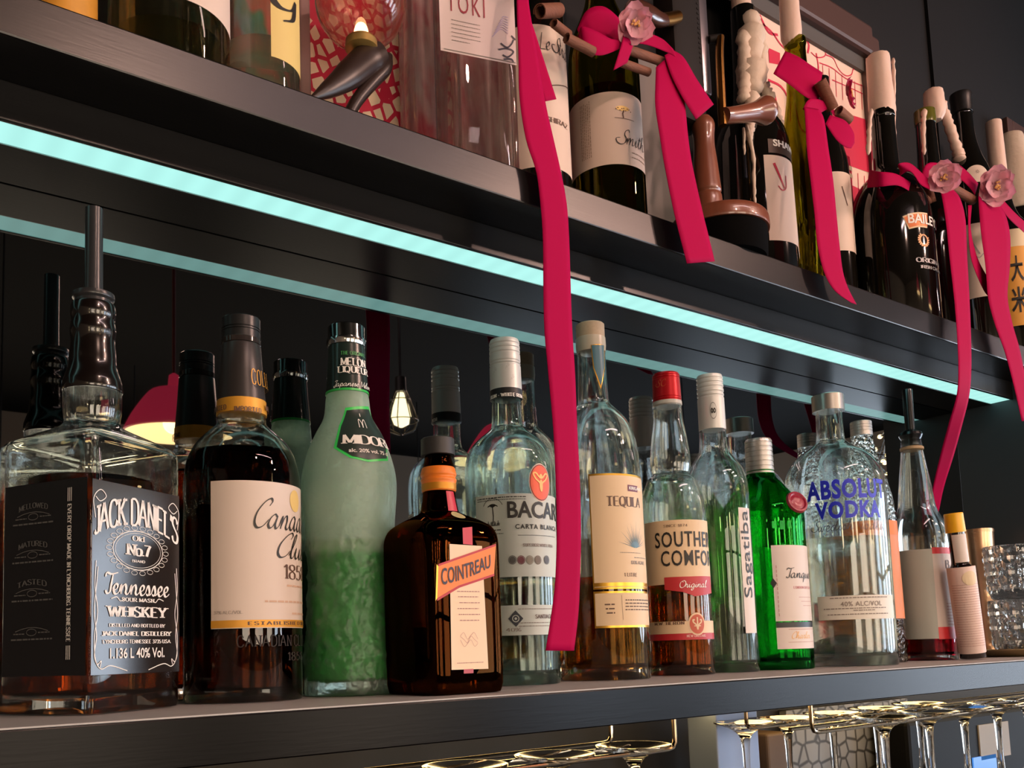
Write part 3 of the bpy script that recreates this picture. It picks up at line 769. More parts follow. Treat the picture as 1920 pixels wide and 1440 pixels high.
put(glyphs('JACK DANIEL\'S', 'serif', .2, .08, .07), .5, .97, .06, .215, lab, warp=lambda s, z: (s, z - ((s - sc) / (W / 2)) ** 2 * HH * 0.085))
oc = z1 - HH * .345
bm = bmesh.new()
for a_, b_, wd in ((.285, .105, .0006), (.26, .093, .0003)): flat_ring(bm, sc, oc, W * a_, HH * b_, wd)
for k in range(22):
    a = 2 * pi * k / 22
    flat_ring(bm, sc + W * .325 * cos(a), oc + HH * .122 * sin(a), W * .034, HH * .012, .0003, 10)
wrap('emblem', bm, R, I_white, lab, 0.0008)
put(glyphs('Old', 'serif', .18, .08, .1), .5, .15, .265, .295, lab)
put(glyphs('No.7', 'serif', .24, .09, .06), .5, .3, .31, .375, lab)
put(glyphs('BRAND', 'serif', .2, .1, .15), .5, .15, .395, .41, lab)
put(glyphs('Tennessee', 'script', .17, .05, -.02), .5, .74, .47, .59, lab)
put(glyphs('SOUR MASH', 'serif', .22, .1, .2), .5, .38, .60, .622, lab)
put(glyphs('WHISKEY', 'serif', .24, .08, .1), .5, .72, .645, .705, lab)
put(glyphs('DISTILLED AND BOTTLED BY', 'serif', .22, .1, .12), .5, .64, .738, .757, lab)
put(glyphs('JACK DANIEL DISTILLERY', 'serif', .26, .1, .1), .5, .8, .778, .803, lab)
put(glyphs('LYNCHBURG, TENNESSEE 37352 U.S.A.', 'serif', .22, .1, .1), .5, .78, .822, .843, lab)
put(fontmesh('1.136 L 40% Vol.', .015, .62), .5, .62, .865, .92, lab)
bm = bmesh.new()
for sg in (-1, 1):
    X_ = lambda f, t: (sc + sg * W * f, z1 - HH * t)
    for path in ([(.46, .42), (.47, .55), (.44, .68), (.47, .8), (.46, .92), (.40, .97), (.30, .955), (.12, .985)],
                 [(.44, .45), (.455, .55), (.475, .68), (.45, .8), (.47, .9), (.44, .945), (.40, .93), (.41, .96)],
                 [(.47, .2), (.49, .1), (.42, .05), (.36, .08), (.42, .11), (.47, .09)],
                 [(.30, .61), (.24, .6), (.2, .62), (.15, .605)]):
        pline(bm, [tuple(q) for q in crom([X_(*q) for q in path], 6)], lambda *a: .0006)
wrap('border', bm, R, I_white, lab, 0.0008)
lab, (s0, s1, z0, z1) = flatlabel(Lf, 8, 163, 905, 1268, P_blackm)
sc = (s0 + s1) / 2; W = s1 - s0; HH = z1 - z0
bm = glyphs('EVERY DROP MADE IN LYNCHBURG, TENNESSEE', 'serif', .24, .1, .18)
for v in bm.verts: v.co.x, v.co.y = v.co.y, -v.co.x
put(bm, .80, .05, .13, .83, lab, surf=Lf)
bm = bmesh.new()
for t0, t1 in ((.045, .115), (.85, .92)):
    for k in range(3): flat_rect(bm, s0 + W * (.775 + .02 * k), s0 + W * (.783 + .02 * k), z1 - HH * t1, z1 - HH * t0)
wrap('border', bm, Lf, I_white, lab, 0.0008)
I_dim = mat('dim_grey_ink', '5c5a58', 0.6)
for k, wd in enumerate(('MELLOWED', 'MATURED', 'TASTED', None)):
    t0 = .13 + .2 * k
    if wd: put(glyphs(wd, 'serif', .2, .09, .12), .36, .36, t0 - .03, t0, lab, m=I_dim, surf=Lf, warp=lambda s, z: (s, z - ((s - (s0 + W * .36)) / (W * .2)) ** 2 * HH * .02))
    bm = bmesh.new(); c0 = s0 + W * .36
    pline(bm, [(c0 + W * .2 * x, z1 - HH * (t0 + .02) - HH * .02 * x * x) for x in (-1, -.6, -.2, .2, .6, 1)], lambda *a: .0005)
    flat_ring(bm, c0, z1 - HH * (t0 + .045), W * .06, HH * .017, .0005, 14)
    dashes(bm, c0 - W * .22, c0 - W * .08, z1 - HH * (t0 + .055), .0008, k); dashes(bm, c0 + W * .08, c0 + W * .22, z1 - HH * (t0 + .05), .0008, k + 9)
    dashes(bm, c0 - W * .25, c0 + W * .25, z1 - HH * (t0 + .085), .0011, k + 20)
    wrap('emblem', bm, Lf, I_dim, lab, 0.0008)

# 2 round brown whisky --------------------------------------------------------------------------------
b = Bottle('whisky_bottle', 'round dark whisky bottle with large cream label, black neck wrap and gold band', 'bottle', 457, 1.150, ZL)
b.glass([(640, 34), (655, 36), (700, 40), (755, 46), (786, 47), (798, 49), (808, 60), (820, 74), (834, 88), (850, 98), (872, 107), (900, 112.5, 2, 1), (1318, 113)], G_clear, th=0.0032, bth=0.010)
b.fill(830, L_rye)
b.cap(586, 635, 38, 38, C_black, grooves=(.45, .55))
b.solid('neck_ring', [(636, 36), (639, 38.5), (648, 38.5), (650, 36)], mat('clear_ring', '2c2624', .15, coat=.5))
b.solid('neck_wrap', [(650, 38), (652, 39), (700, 42.5), (755, 47.5), (756, 40)], mat('neck_wrap_paper', '2b2625', 0.35))
nb = b.solid('neck_band', [(754, 40), (755, 48.3), (781, 49.3), (782, 40)], P_goldflat)
sf = b.surf(0)
text(sf, b.root, 'COLLECTION', 468, None, 692, 722, P_goldflat, 'serif', thick=.12, thin=.05, track=.2, off=0.0036)
for q in (-95, -16, 62): text(sf, nb, 'IMPORTED', q, q + 62, 763, 773, I_brown, 'serif', thick=.26, thin=.12, track=.25, off=0.0024)
lab, sf, (s0, s1, z0, z1) = b.label(-30, 118, 907, 1177, mat('pale_cream_paper', 'd2c0b2', 0.5), deg=44)
bm = flat_rect(bmesh.new(), s0, s1, z0 + (z1 - z0) * .005, z0 + (z1 - z0) * .055); wrap('border', bm, sf, P_goldflat, lab, .0008)
text(sf, lab, 'ESTABLISHED IN 1858', 4, 100, 1165, 1172, I_brown, 'serif', thick=.26, thin=.12, track=.3)
text(sf, lab, 'Canadian', 10, 108, 940, 998, I_black, 'script', thick=.13, thin=.035, track=-.04, slant=.35)
text(sf, lab, 'Club', 33, 88, 1000, 1050, I_black, 'script', thick=.13, thin=.035, track=-.04, slant=.35)
text(sf, lab, '1858', 41, 84, 1060, 1088, I_brown, 'serif', thick=.14, thin=.05, track=.16)
bm = bmesh.new(); c = sf.s(60, 950); zc = sf.zv(940, c)
flat_ell(bm, c, zc, .0075, .009); wrap('emblem', bm, sf, mat('pale_gold_print', 'e8c57a', .45, .2), lab, .0008)
bm = bmesh.new()
for k, (v, a0, a1) in enumerate(((1100, 45, 80), (1130, 20, 90), (1152, 52, 90))): dashes(bm, sf.s(a0, v), sf.s(a1, v), sf.zv(v, 0), .0016, k)
wrap('fine_print', bm, sf, mat('pale_print', 'c9a58c', .6), lab, .0007)
text(sf, lab, '37% ALC./VOL.', -27, 0, 1145, 1152, I_grey, 'serif', thick=.14, thin=.08, track=.15)
for tx, a0, a1, v0, v1 in (('CANADIAN CLUB', -6, 84, 1190, 1212), ('1858', 45, 75, 1222, 1238)):
    text(b.surf(30), b.root, tx, a0, a1, v0, v1, mat('embossed_glass', '241d1b', .7), 'serif', thick=.14, thin=.07, track=.2, off=.0006, name='embossed_lettering')

# 3 frosted melon liqueur -------------------------------------------------------------------------------
b = Bottle('liqueur_bottle', 'frosted hammered-glass bottle half full of green melon liqueur', 'bottle', 662, 1.142, ZL)
b.conic = True
b.glass([(644, 33), (650, 34), (690, 36.5), (736, 40), (750, 42), (785, 47), (815, 63), (845, 77), (872, 86), (900, 91), (930, 91), (985, 86), (1060, 81), (1130, 82), (1210, 87), (1240, 89.5), (1270, 91), (1305, 91)], G_frost, th=0.003, bth=0.012, N=160, sub=14, hammer=(.022, .145, .0035))
b.fill(1008, L_melon)
b.cap(602, 638, 36, 36, mat('smoked_chrome', '8a9192', .12, 1.0), ribs=0, grooves=())
b.solid('neck_ring', [(638, 34), (640, 38.5), (646, 39), (652, 37), (653, 33)], C_chrome)
nw = b.solid('neck_wrap', [(652, 34), (653, 36), (690, 38), (738, 41.6), (739, 34)], mat('smoky_neck_wrap', '1d2a26', .25, coat=.4))
nr = b.solid('neck_band', [(737, 36), (738, 42), (742, 42.6), (743, 36)], mat('green_band', '2fae4b', .35))
sf = b.surf(20)
for tx, q0, q1, v0, v1, st in (('MELON', -18, 62, 672, 687, 'serif'), ('LIQUEUR', -26, 72, 688, 702, 'serif')):
    text(sf, nw, tx, q0, q1, v0, v1, I_white, st, thick=.2, thin=.08, track=.1, off=.0021)
text(sf, nw, 'Japanese Melon', -36, 78, 714, 730, I_white, 'script', thick=.14, thin=.06, track=-.02, slant=.2, off=.0021)
text(sf, nw, 'THE ORIGINAL', -16, 60, 660, 667, mat('green_ink', '3f8f4a', .5), 'serif', thick=.2, thin=.1, track=.2, off=.0021)
sf = b.surf(26)
pt = [sf_q for sf_q in ((650, 770), (690, 768), (716, 815), (722, 845), (724, 860), (690, 862), (660, 855), (632, 838), (640, 800))]
def curved_poly(pts, grow=0.0):
    P = [(sf.s(u, v), sf.zv(v, sf.s(u, v))) for u, v in pts]
    cx = sum(p[0] for p in P) / len(P); cz = sum(p[1] for p in P) / len(P)
    P = [(p[0] + (p[0] - cx) * grow, p[1] + (p[1] - cz) * grow) for p in P]
    bm = bmesh.new(); flat_poly(bm, P); return bm
lab = wrap('label', curved_poly(pt, .10), sf, mat('bright_green_print', '3cc65a', .35), b.root, .0004, step=.002)
wrap('label_field', curved_poly(pt), sf, mat('dark_green_print', '24312b', .35), lab, .0008, step=.002)
text(sf, lab, 'MIDORI', 640, 719, 817, 835, I_white, 'serif', thick=.2, thin=.07, track=.06, off=.0013)
bm = bmesh.new(); c = sf.s(678, 795)
for sg in (-1, 1):
    pline(bm, [tuple(q) for q in crom([(c + sg * x * .001, sf.zv(795, c) + z * .001) for x, z in ((0, -4), (.8, 1), (3, 4), (4.6, 3), (4.8, -4))], 5)], lambda *a: .0009)
pline(bm, [(c, sf.zv(782, c)), (c, sf.zv(776, c))], lambda *a: .0012)
wrap('emblem', bm, sf, I_white, lab, .0013)
text(sf, lab, 'alc. 20% vol. 75 cl', 654, 722, 843, 850, I_white, 'sans', bold=.02, off=.0013)

# 4 square amber orange liqueur -------------------------------------------------------------------------
b = Bottle('liqueur_bottle', 'short square amber orange-liqueur bottle with slanted orange banner label and black cap', 'bottle', 834, 1.030, ZL, flatdeg=36)
b.conic = False
sq = 1.30
b.glass([(850, 24), (862, 26), (880, 30), (920, 31), (925, 31), (948, 34), (962, 38), (970, 50, 2.6), (980, 66, 4), (993, 80, 5.5), (1012, 86, 6.5), (1040, 86.5, 7, 1), (1282, 86.5, 7), (1292, 84, 7)], G_brown, N=96, th=0.0035, bth=0.012, heel=0.005)
b.fill(1000, glass('orange_liqueur', (0.55, 0.25, 0.08), ior=1.34), N=96)
b.cap(816, 848, 32, 33, mat('black_ridged_cap', '2b2929', .5), ribs=30)
b.solid('neck_band', [(878, 29), (879, 31.5), (886, 33.5), (892, 34.5), (897, 32.5), (902, 34.5), (908, 33), (922, 32.5), (923, 28)], P_orange, smooth=True)
b.solid('neck_ribbon', [(908, 30), (909, 33.6), (921, 33.4), (922, 30)], mat('gold_tape', 'c8871f', .4, .4))
sf = b.surf(36); sf2 = b.surf(36, True)
bm = flat_rect(bmesh.new(), sf.s(24, 940), sf.s(56, 940), sf.zv(958, 0), sf.zv(921, 0)); wrap('red_ribbon', bm, sf, mat('red_satin', 'b81f3a', .4), b.root, .0008)
R = sf2
def fp(u, v):
    s = R.s(u, v); return (s, R.zv(v, s))
def fpoly(pts, m, name, parent, off): return wrap(name, flat_poly(bmesh.new(), [fp(*q) for q in pts]), R, m, parent, off)
lab = fpoly([(842, 1020), (903, 1024), (915, 1254), (846, 1256)], mat('peach_paper', 'e8c9a8', .55), 'label', b.root, .0005)
fpoly([(866, 990), (884, 988), (885, 1022), (867, 1020)], mat('red_satin', 'b81f3a', .4), 'red_ribbon', b.root, .0009)
fpoly([(868, 1255), (886, 1254), (886, 1262), (868, 1263)], mat('wax_red', 'a8222e', .35), 'seal', b.root, .0012)
bn = fpoly([(820, 1062), (928, 1024), (925, 1076), (858, 1098), (818, 1122)], P_orange, 'banner', b.root, .0011)
fpoly([(817, 1058), (820, 1062), (818, 1122), (815, 1127)], P_gold, 'border', bn, .0013)
fpoly([(820, 1058), (928, 1020), (928, 1024), (820, 1062)], P_red, 'border', bn, .0013)
fpoly([(818, 1122), (858, 1098), (925, 1076), (925, 1080), (860, 1102), (818, 1127)], P_red, 'border', bn, .0013)
bm = fontmesh('COINTREAU', .012, .60)
sA, zA = fp(826, 1098); sB, zB = fp(918, 1064); hA = fp(826, 1066)[1] - zA; hB = fp(918, 1040)[1] - zB
fit(bm, sA, sB, 0, 1)
def wp(s, t):
    k = (s - sA) / (sB - sA); return (s, zA + (zB - zA) * (k - .10 * sin(pi * k)) + (hA + (hB - hA) * k) * t)
wrap('lettering', bm, R, mat('navy_ink', '2a2236', .5), bn, .0016, warp=wp)
bm = bmesh.new(); s0 = fp(856, 1120)[0]; s1 = fp(898, 1120)[0]
for k, v in enumerate((1110, 1120, 1131, 1142, 1153, 1164)): dashes(bm, s0 + .001 * (k % 3), s1 - .0012 * (k % 2), R.zv(v, (s0 + s1) / 2), .0008, k)
for x in range(3): pline(bm, [tuple(q) for q in crom([(s0 + .002 + i * .0035, R.zv(1192 + 7 * x, 0) + .003 * sin(i * 2.1 + x)) for i in range(6)], 5)], lambda *a: .0003)
dashes(bm, s0 - .002, s1 + .002, R.zv(1243, 0), .0006, 3)
wrap('fine_print', bm, R, mat('rose_ink', 'b58a80', .6), lab, .0009)
bm = bmesh.new(); c = fp(862, 975)
wrap('seal', flat_ell(bm, sf.s(36, 970), b.z(966, b.r(50)), .009, .0035), sf, mat('pale_gold_seal', 'cfc08a', .45, .2), b.root, .0015)

# 5 white rum -----------------------------------------------------------------------------------------
b = Bottle('rum_bottle', 'white-rum bottle with ribbed white cap and red oval on its label, behind the longest ribbon', 'bottle', 969, 1.150, ZL)
b.glass([(742, 27), (750, 28), (795, 30), (808, 36), (822, 54), (836, 69), (852, 79), (872, 84), (895, 85.5, 2, 1), (1286, 83)], G_aqua, th=0.003, bth=0.012, punt=.012)
b.fill(1085, L_clear)
b.cap(630, 734, 29.5, 31, C_whitecap, grooves=(.1, .18, .26, .42, .47))
nb = b.solid('neck_band', [(733, 28), (734, 31.6), (746, 31.8), (750, 31.8), (751, 28)], P_blackm)
sf = b.surf(0)
text(sf, nb, 'RON - WHITE RUM', -70, 75, 737, 744, I_white, 'serif', thick=.26, thin=.12, track=.2, off=.0022)
bm = bmesh.new()
for k, (a0, v0) in enumerate(((-45, 700), (5, 690), (22, 712))):
    s = sf.s(a0, v0); z = sf.zv(v0, s)
    pline(bm, [tuple(q) for q in crom([(s + x * .0016, z + y * .0018) for x, y in ((-2, -1), (0, 1), (1, 0), (3, 3), (4, 1), (6, 2))], 5)], lambda *a: .0003)
wrap('scribble', bm, sf, I_grey, b.root, .0019)
lab, sf, (s0, s1, z0, z1) = b.label(-48, 105, 926, 1081, P_grey, deg=35)
text(sf, lab, 'BACARDI', 951, None, 940, 972, I_black, 'sans', bold=.02, cond=.9)
text(sf, lab, 'CARTA BLANCA', 966, None, 983, 992, I_black, 'sans', bold=.025, spacing=1.25)
text(sf, lab, '- SUPERIOR WHITE RUM -', 976, None, 1019, 1025, I_grey, 'serif', thick=.26, thin=.12, track=.2)
bm = bmesh.new(); c = sf.s(1013, 905); zc = sf.zv(905, c)
def ov(k, m, off): return wrap('emblem', flat_ell(bmesh.new(), c, zc, .0122 * k, .0168 * k), sf, m, lab, off)
ov(1.12, mat('cream_ring', 'ddc9b0', .5), .0006); ov(1.06, mat('dark_red_ring', '7e1d1c', .5), .0008); ov(1.0, mat('coral_oval', 'd2512f', .4, .2), .001)
bm = bmesh.new()
for sg in (-1, 1):
    pline(bm, [tuple(q) for q in crom([(c + sg * x * .001, zc + y * .001) for x, y in ((0, -4), (2, 0), (6, 3), (9, 8), (6, 9), (3, 6), (0.5, 4))], 5)], lambda *a: .0016)
flat_ell(bm, c, zc + .006, .0018, .0024); flat_ell(bm, c, zc - .003, .002, .006)
wrap('emblem', bm, sf, mat('bat_gold', 'd9a05f', .4, .4), lab, .0013)
bm = bmesh.new(); dashes(bm, sf.s(-44, 932), sf.s(20, 932), sf.zv(933, 0), .0009, 1); dashes(bm, sf.s(-44, 936), sf.s(20, 936), sf.zv(937, 0), .0006, 2)
s = sf.s(-22, 950); z = sf.zv(975, s)
tube_pts = [(s, z - .004), (s + .0006, z + .004), (s, z + .012)]
pline(bm, tube_pts, lambda *a: .0009)
for k in range(9):
    a = pi * (.02 + .12 * k); pline(bm, [(s, z + .012), (s + .003 * cos(a), z + .0135 + .002 * sin(a)), (s + .0052 * cos(a), z + .0125 + .0015 * sin(a))], lambda *a: .0008)
for k in range(14): flat_rect(bm, s - .006 + .0009 * k, s - .0054 + .0009 * k, z - .006, z - .003 + .002 * sin(k * 1.7))
pline(bm, [(s + .0105 * cos(a), z + .010 + .0105 * sin(a)) for a in [pi * (.12 + .076 * k) for k in range(11)]], lambda *a: .0005)
dashes(bm, s - .008, s + .008, z - .0105, .0009, 5); dashes(bm, s - .01, s + .01, z - .014, .0006, 6)
pline(bm, [(sf.s(8, 1004), sf.zv(1004, 0)), (sf.s(70, 1004), sf.zv(1004, 0))], lambda *a: .0004)
wrap('fine_print', bm, sf, I_black, lab, .0008)
for k, (u, col) in enumerate(((961, '4c4a46'), (977, '6b2b34'), (993, '8d8474'), (1008, '6e5f52'), (1024, '4a4646'))):
    c_ = sf.s(u, 1050); wrap('medal', flat_ring(flat_ell(bmesh.new(), c_, sf.zv(1050, c_), .0030, .0034), c_, sf.zv(1050, c_), .0036, .0040, .0006), sf, mat('medal_print_%d' % k, col, .5), lab, .0008)
lab2, sf, (s0, s1, z0, z1) = b.label(-52, 105, 1134, 1190, P_grey, deg=35)
s = sf.s(967, 1160); z = sf.zv(1160, s)
bm = bmesh.new()
for k in (1.0,): flat_poly(bm, [(s - .0072, z), (s, z - .0078), (s + .0072, z), (s, z + .0078)])
wrap('emblem', bm, sf, mat('navy_diamond', '2b3038', .5), lab2, .0008)
wrap('emblem', flat_ring(flat_ell(bmesh.new(), s, z, .0012, .0012), s, z, .003, .003, .0008), sf, P_grey, lab2, .0011)
text(sf, lab2, 'SANTIAGO DE CUBA', 1003, None, 1152, 1160, I_brown, 'serif', thick=.2, thin=.1, track=.15)
text(sf, lab2, '1.14L 40%', -32, 8, 1178, 1185, I_grey, 'serif', thick=.16, thin=.08, track=.15)
bm = bmesh.new()
for k, v in enumerate((1142, 1168, 1174)): dashes(bm, sf.s(5, v), sf.s(80, v), sf.zv(v, 0), .0007, k)
wrap('fine_print', bm, sf, I_grey, lab2, .0008)

# 6 tequila -------------------------------------------------------------------------------------------
b = Bottle('tequila_bottle', 'tall round-shouldered tequila bottle with cork top and gold-edged cream labels, right of the long ribbon', 'bottle', 1137, 1.140, ZL)
b.glass([(640, 28.5), (660, 27.5), (700, 28), (740, 29.5), (757, 31), (768, 40), (782, 54), (800, 67), (825, 76), (855, 81), (890, 83, 2, 1), (1273, 84)], G_clear, th=0.003, bth=0.014, punt=.008)
b.fill(1080, L_anejo)
b.cap(600, 636, 28, 28, C_cork, name='cork')
b.solid('neck_ring', [(634, 26), (636, 29), (650, 29.5), (662, 28.2), (663, 26)], mat('pale_ring', 'a89f8e', .3))
sf = b.surf(22)
lab = wrap('neck_label', flat_poly(bmesh.new(), [(sf.s(u, v), sf.zv(v, sf.s(u, v))) for u, v in ((1107, 642), (1132, 642), (1133, 690), (1126, 730), (1112, 690))]), sf, P_gold, b.root, .0006)
wrap('label_field', flat_poly(bmesh.new(), [(sf.s(u, v), sf.zv(v, sf.s(u, v))) for u, v in ((1109, 648), (1131, 648), (1131.5, 690), (1126, 724), (1114, 690))]), sf, mat('teal_print', '2a5a68', .4), lab, .0009)
lab, sf, (s0, s1, z0, z1) = b.label(-11, 116, 889, 1104, P_gold, deg=44)
wrap('label_field', flat_rect(bmesh.new(), s0 + .0013, s1, z0 + .002, z1 - .002), sf, P_cream, lab, .0006)
text(sf, lab, 'TEQUILA', 1137, None, 930, 952, I_brown, 'serif', thick=.2, thin=.07, track=.06)
text(sf, lab, 'TEQUILA', 1137, None, 930, 952, I_brown, 'serif', thick=.2, thin=.07, track=.06) if False else None
bm = bmesh.new(); s = sf.s(1176, 917); flat_rect(bm, s, s + .016, sf.zv(921, s), sf.zv(909, s)); o = wrap('brand_mark', bm, sf, mat('plum_print', '6e3046', .5), lab, .0009)
text(sf, o, 'KIRKLAND', 1178, None, 912, 918, I_white, 'sans', bold=.03, off=.0013)
bm = bmesh.new(); s = sf.s(1190, 1020); z = sf.zv(1027, s)
for k in range(21):
    a = radians(12 + 156 * k / 20); l = .022 + .006 * sin(k * 2.3)
    pline(bm, [(s + .001 * cos(a), z), (s + l * .55 * cos(a) * .8, z + l * .5 * sin(a)), (s + l * cos(a) * .8, z + l * sin(a))], lambda dx, dy, t: .0009 * (1.05 - t))
wrap('agave', bm, sf, mat('agave_ink', '5b7a86', .5), lab, .0009)
text(sf, lab, '100% AGAVE', 1182, None, 1051, 1058, I_grey, 'serif', thick=.2, thin=.1, track=.1)
text(sf, lab, '1 LITRE', 1170, None, 1074, 1081, I_brown, 'serif', thick=.2, thin=.1, track=.3)
bm = bmesh.new(); dashes(bm, sf.s(1162, 1036), sf.s(1200, 1036), sf.zv(1037, 0), .0006, 1)
dashes(bm, sf.s(1188, 1046), sf.s(84, 1046), sf.zv(1046, 0), .0008, 2); wrap('fine_print', bm, sf, I_grey, lab, .0009)
wrap('border', flat_rect(bmesh.new(), s0, s1, sf.zv(1099, 0), sf.zv(1092, 0)), sf, P_gold, lab, .0008)
lab, sf, (s0, s1, z0, z1) = b.label(-11, 116, 1108, 1176, P_gold, deg=44)
wrap('label_field', flat_rect(bmesh.new(), s0 + .0013, s1, z0 + .0022, z1 - .002), sf, P_cream, lab, .0006)
bm = bmesh.new(); s = sf.s(1134, 1140)
for k, v in enumerate((1135, 1143, 1151)): dashes(bm, s + .0008 * k, s + .010, sf.zv(v, s), .0014, k)
pline(bm, [(sf.s(1166, 1140), sf.zv(1116, 0)), (sf.s(1167, 1140), sf.zv(1162, 0))], lambda *a: .0003)
for k, v in enumerate((1126, 1132, 1138, 1144)): dashes(bm, sf.s(1172, v), sf.s(85, v), sf.zv(v, 0), .0011, k + 4)
wrap('fine_print', bm, sf, I_brown, lab, .0009)

# 7 peach whiskey with red cap ------------------------------------------------------------------------
b = Bottle('liqueur_bottle', 'clear bottle with red cap, swollen ribbed neck and cream label over a red banner', 'bottle', 1279, 1.140, ZL)
b.glass([(756, 26), (764, 27.5), (790, 29), (820, 34), (850, 38), (874, 38.5), (888, 36), (893, 38), (900, 46), (915, 53), (935, 58.5), (960, 61.5), (985, 62.5, 2, 1), (1265, 63)], G_clear, th=0.003, bth=0.010, punt=.006)
b.fill(1090, L_peach)
cp = b.cap(695, 752, 26.5, 28, C_redcap, grooves=(.1, .18, .82, .9))
text(b.surf(-20), cp, 'SC', -45, 0, 712, 726, mat('red_gold_ink', 'c8643c', .4, .4), 'script', thick=.12, thin=.05, off=.0022)
b.solid('neck_ring', [(753, 25), (755, 28.5), (761, 28.8), (764, 26)], mat('clear_bead', 'b9b5ad', .2))
lab, sf, (s0, s1, z0, z1) = b.label(-62, 118, 974, 1094, P_cream, deg=28)
text(sf, lab, 'SOUTHERN', 1229, None, 1000, 1029, I_black, 'sans', bold=.012, cond=.64, spacing=1.12)
text(sf, lab, 'COMFORT', 1240, None, 1034, 1063, I_black, 'sans', bold=.012, cond=.64, spacing=1.12)
text(sf, lab, 'SINCE 1874', 1244, 1288, 983, 988, I_brown, 'serif', thick=.16, thin=.08, track=.3)
def scp(u, v):
    s = sf.s(u, v); return (s, sf.zv(v, s))
bn = wrap('banner', flat_poly(bmesh.new(), [scp(1246, 1083), scp(1290, 1081), scp(76, 1081), scp(78, 1112), scp(1318, 1116), scp(1302, 1118), scp(1280, 1110), scp(1247, 1106)]), sf, P_red, b.root, .0010)
text(sf, bn, 'Original', 1274, None, 1088, 1108, I_white, 'script', thick=.15, thin=.06, track=-.03, slant=.15, off=.0014)
lab, sf, (s0, s1, z0, z1) = b.label(-62, 118, 1164, 1187, P_cream, deg=28)
c = sf.s(1307, 1170); zc = sf.zv(1170, c)
wrap('emblem', flat_ell(bmesh.new(), c, zc, .0105, .0125), sf, P_cream, lab, .0006)
wrap('emblem', flat_ell(bmesh.new(), c, zc, .0088, .0106), sf, mat('brick_red', 'b54a2c', .5), lab, .0009)
bm = bmesh.new()
for sg in (-1, 0, 1):
    pline(bm, [tuple(q) for q in crom([(c + sg * x * .001, zc + y * .001) for x, y in ((0, -6), (1.5, -1), (4.6, 2), (5, 4.5), (3, 4.5))], 5)] if sg else [(c, zc - .006), (c, zc + .0075)], lambda *a: .0016)
pline(bm, [(c - .004, zc - .002), (c + .004, zc - .002)], lambda *a: .0011)
wrap('emblem', bm, sf, P_cream, lab, .0012)
text(sf, lab, 'M.W. HERON', 1228, 1284, 1166, 1172, I_brown, 'serif', thick=.24, thin=.1, track=.25)
wrap('border', flat_rect(bmesh.new(), s0, s1, sf.zv(1199, 0), sf.zv(1187.2, 0)), sf, P_red, lab, .0005)
text(sf, lab, 'NEW ORLEANS', 1287, None, 1190, 1195, mat('pale_red_ink', 'd8a098', .5), 'serif', thick=.24, thin=.12, track=.2)

# 8 slim clear bottle with sideways label ---------------------------------------------------------------
b = Bottle('spirit_bottle', 'slim clear spirit bottle with silver-white capsule and narrow sideways label', 'bottle', 1363, 1.145, ZL)
b.glass([(795, 25), (806, 26), (835, 27), (850, 31), (864, 41), (880, 52), (900, 59), (925, 62), (960, 62.5, 2, 1), (1256, 62.5)], G_clear, th=0.003, bth=0.012, punt=.008)
b.fill(1120, L_clear)
b.cap(699, 802, 26, 26.5, C_whitecap, grooves=(.08, .16, .24, .33, .4), name='capsule')
sf = b.surf(0)
c = sf.s(8, 770); zc = sf.zv(770, c)
bm = flat_ring(bmesh.new(), c, zc, .0088, .0098, .0006)
pline(bm, [tuple(q) for q in crom([(c + x * .0017, zc + y * .0017) for x, y in ((-3.6, 0), (-2, 1.5), (0, 0), (2, -1.5), (3.6, 0), (2, 1.5), (0, 0), (-2, -1.5), (-3.6, 0))], 5)], lambda *a: .0017)
wrap('emblem', bm, sf, I_black, b.root, .0016)
lab, sf, (s0, s1, z0, z1) = b.label(38, 70, 952, 1187, P_white, deg=54)
bm = fontmesh('Sagatiba', .0)
for v in bm.verts: v.co.x, v.co.y = -v.co.y, v.co.x
fit(bm, s0 + (s1 - s0) * .06, s0 + (s1 - s0) * .92, z0 + (z1 - z0) * .28, z1 - (z1 - z0) * .02); wrap('lettering', bm, sf, I_black, lab, .0009)

# 9 green gin -----------------------------------------------------------------------------------------
b = Bottle('gin_bottle', 'green gin bottle with ribbed silver cap, red wax seal and white label', 'bottle', 1449, 1.150, ZL)
b.glass([(880, 26), (888, 27), (898, 31), (908, 40), (918, 48, 2), (930, 58), (944, 69), (954, 75), (966, 78), (985, 78.5, 2), (1000, 78), (1030, 78, 2, 1), (1250, 78.5)], G_green, th=0.003, bth=0.012, N=64)
b.fill(1115, glass('gin', (0.8, 0.97, 0.85), ior=1.34))
b.cap(820, 886, 26.5, 27.5, C_alu, grooves=(.12, .25, .38, .52, .66, .8, .92))
sf = b.surf(30)
s = sf.s(1488, 943); z = sf.zv(943, s)
bm = bmesh.new(); lathe(bm, [(.0026, .002), (.0032, .007), (.002, .0095), (.0034, .0112), (.0030, .0135), (0, .0145)], 24)
o = finish('wax_seal', bm, mat('red_wax', '8e1230', .35, coat=.3, bump=.3, bscale=300), b.root)
p = sf.map(s, z, 0); n = (sf.map(s, z, .01) - p).normalized()
o.location = p + n * .004; o.rotation_euler = (Vector((*(b.c * cos(radians(38)) + b.rt * sin(radians(38))), .35))).to_track_quat('Z', 'Y').to_euler()
lab, sf, (s0, s1, z0, z1) = b.label(8, 100, 1022, 1164, P_white, deg=44)
text(sf, lab, 'Tanqueray', 1473, None, 1064, 1092, I_black, 'script', thick=.14, thin=.05, track=-.02, slant=.15)
text(sf, lab, 'LONDON DRY GIN', 1487, None, 1099, 1104, P_red, 'serif', thick=.16, thin=.08, track=.3)
bm = bmesh.new()
for k, v in enumerate((1120, 1128, 1136)): dashes(bm, sf.s(1497 + 4 * k, v), sf.s(84, v), sf.zv(v, 0), .0006, k)
s = s0 + .004
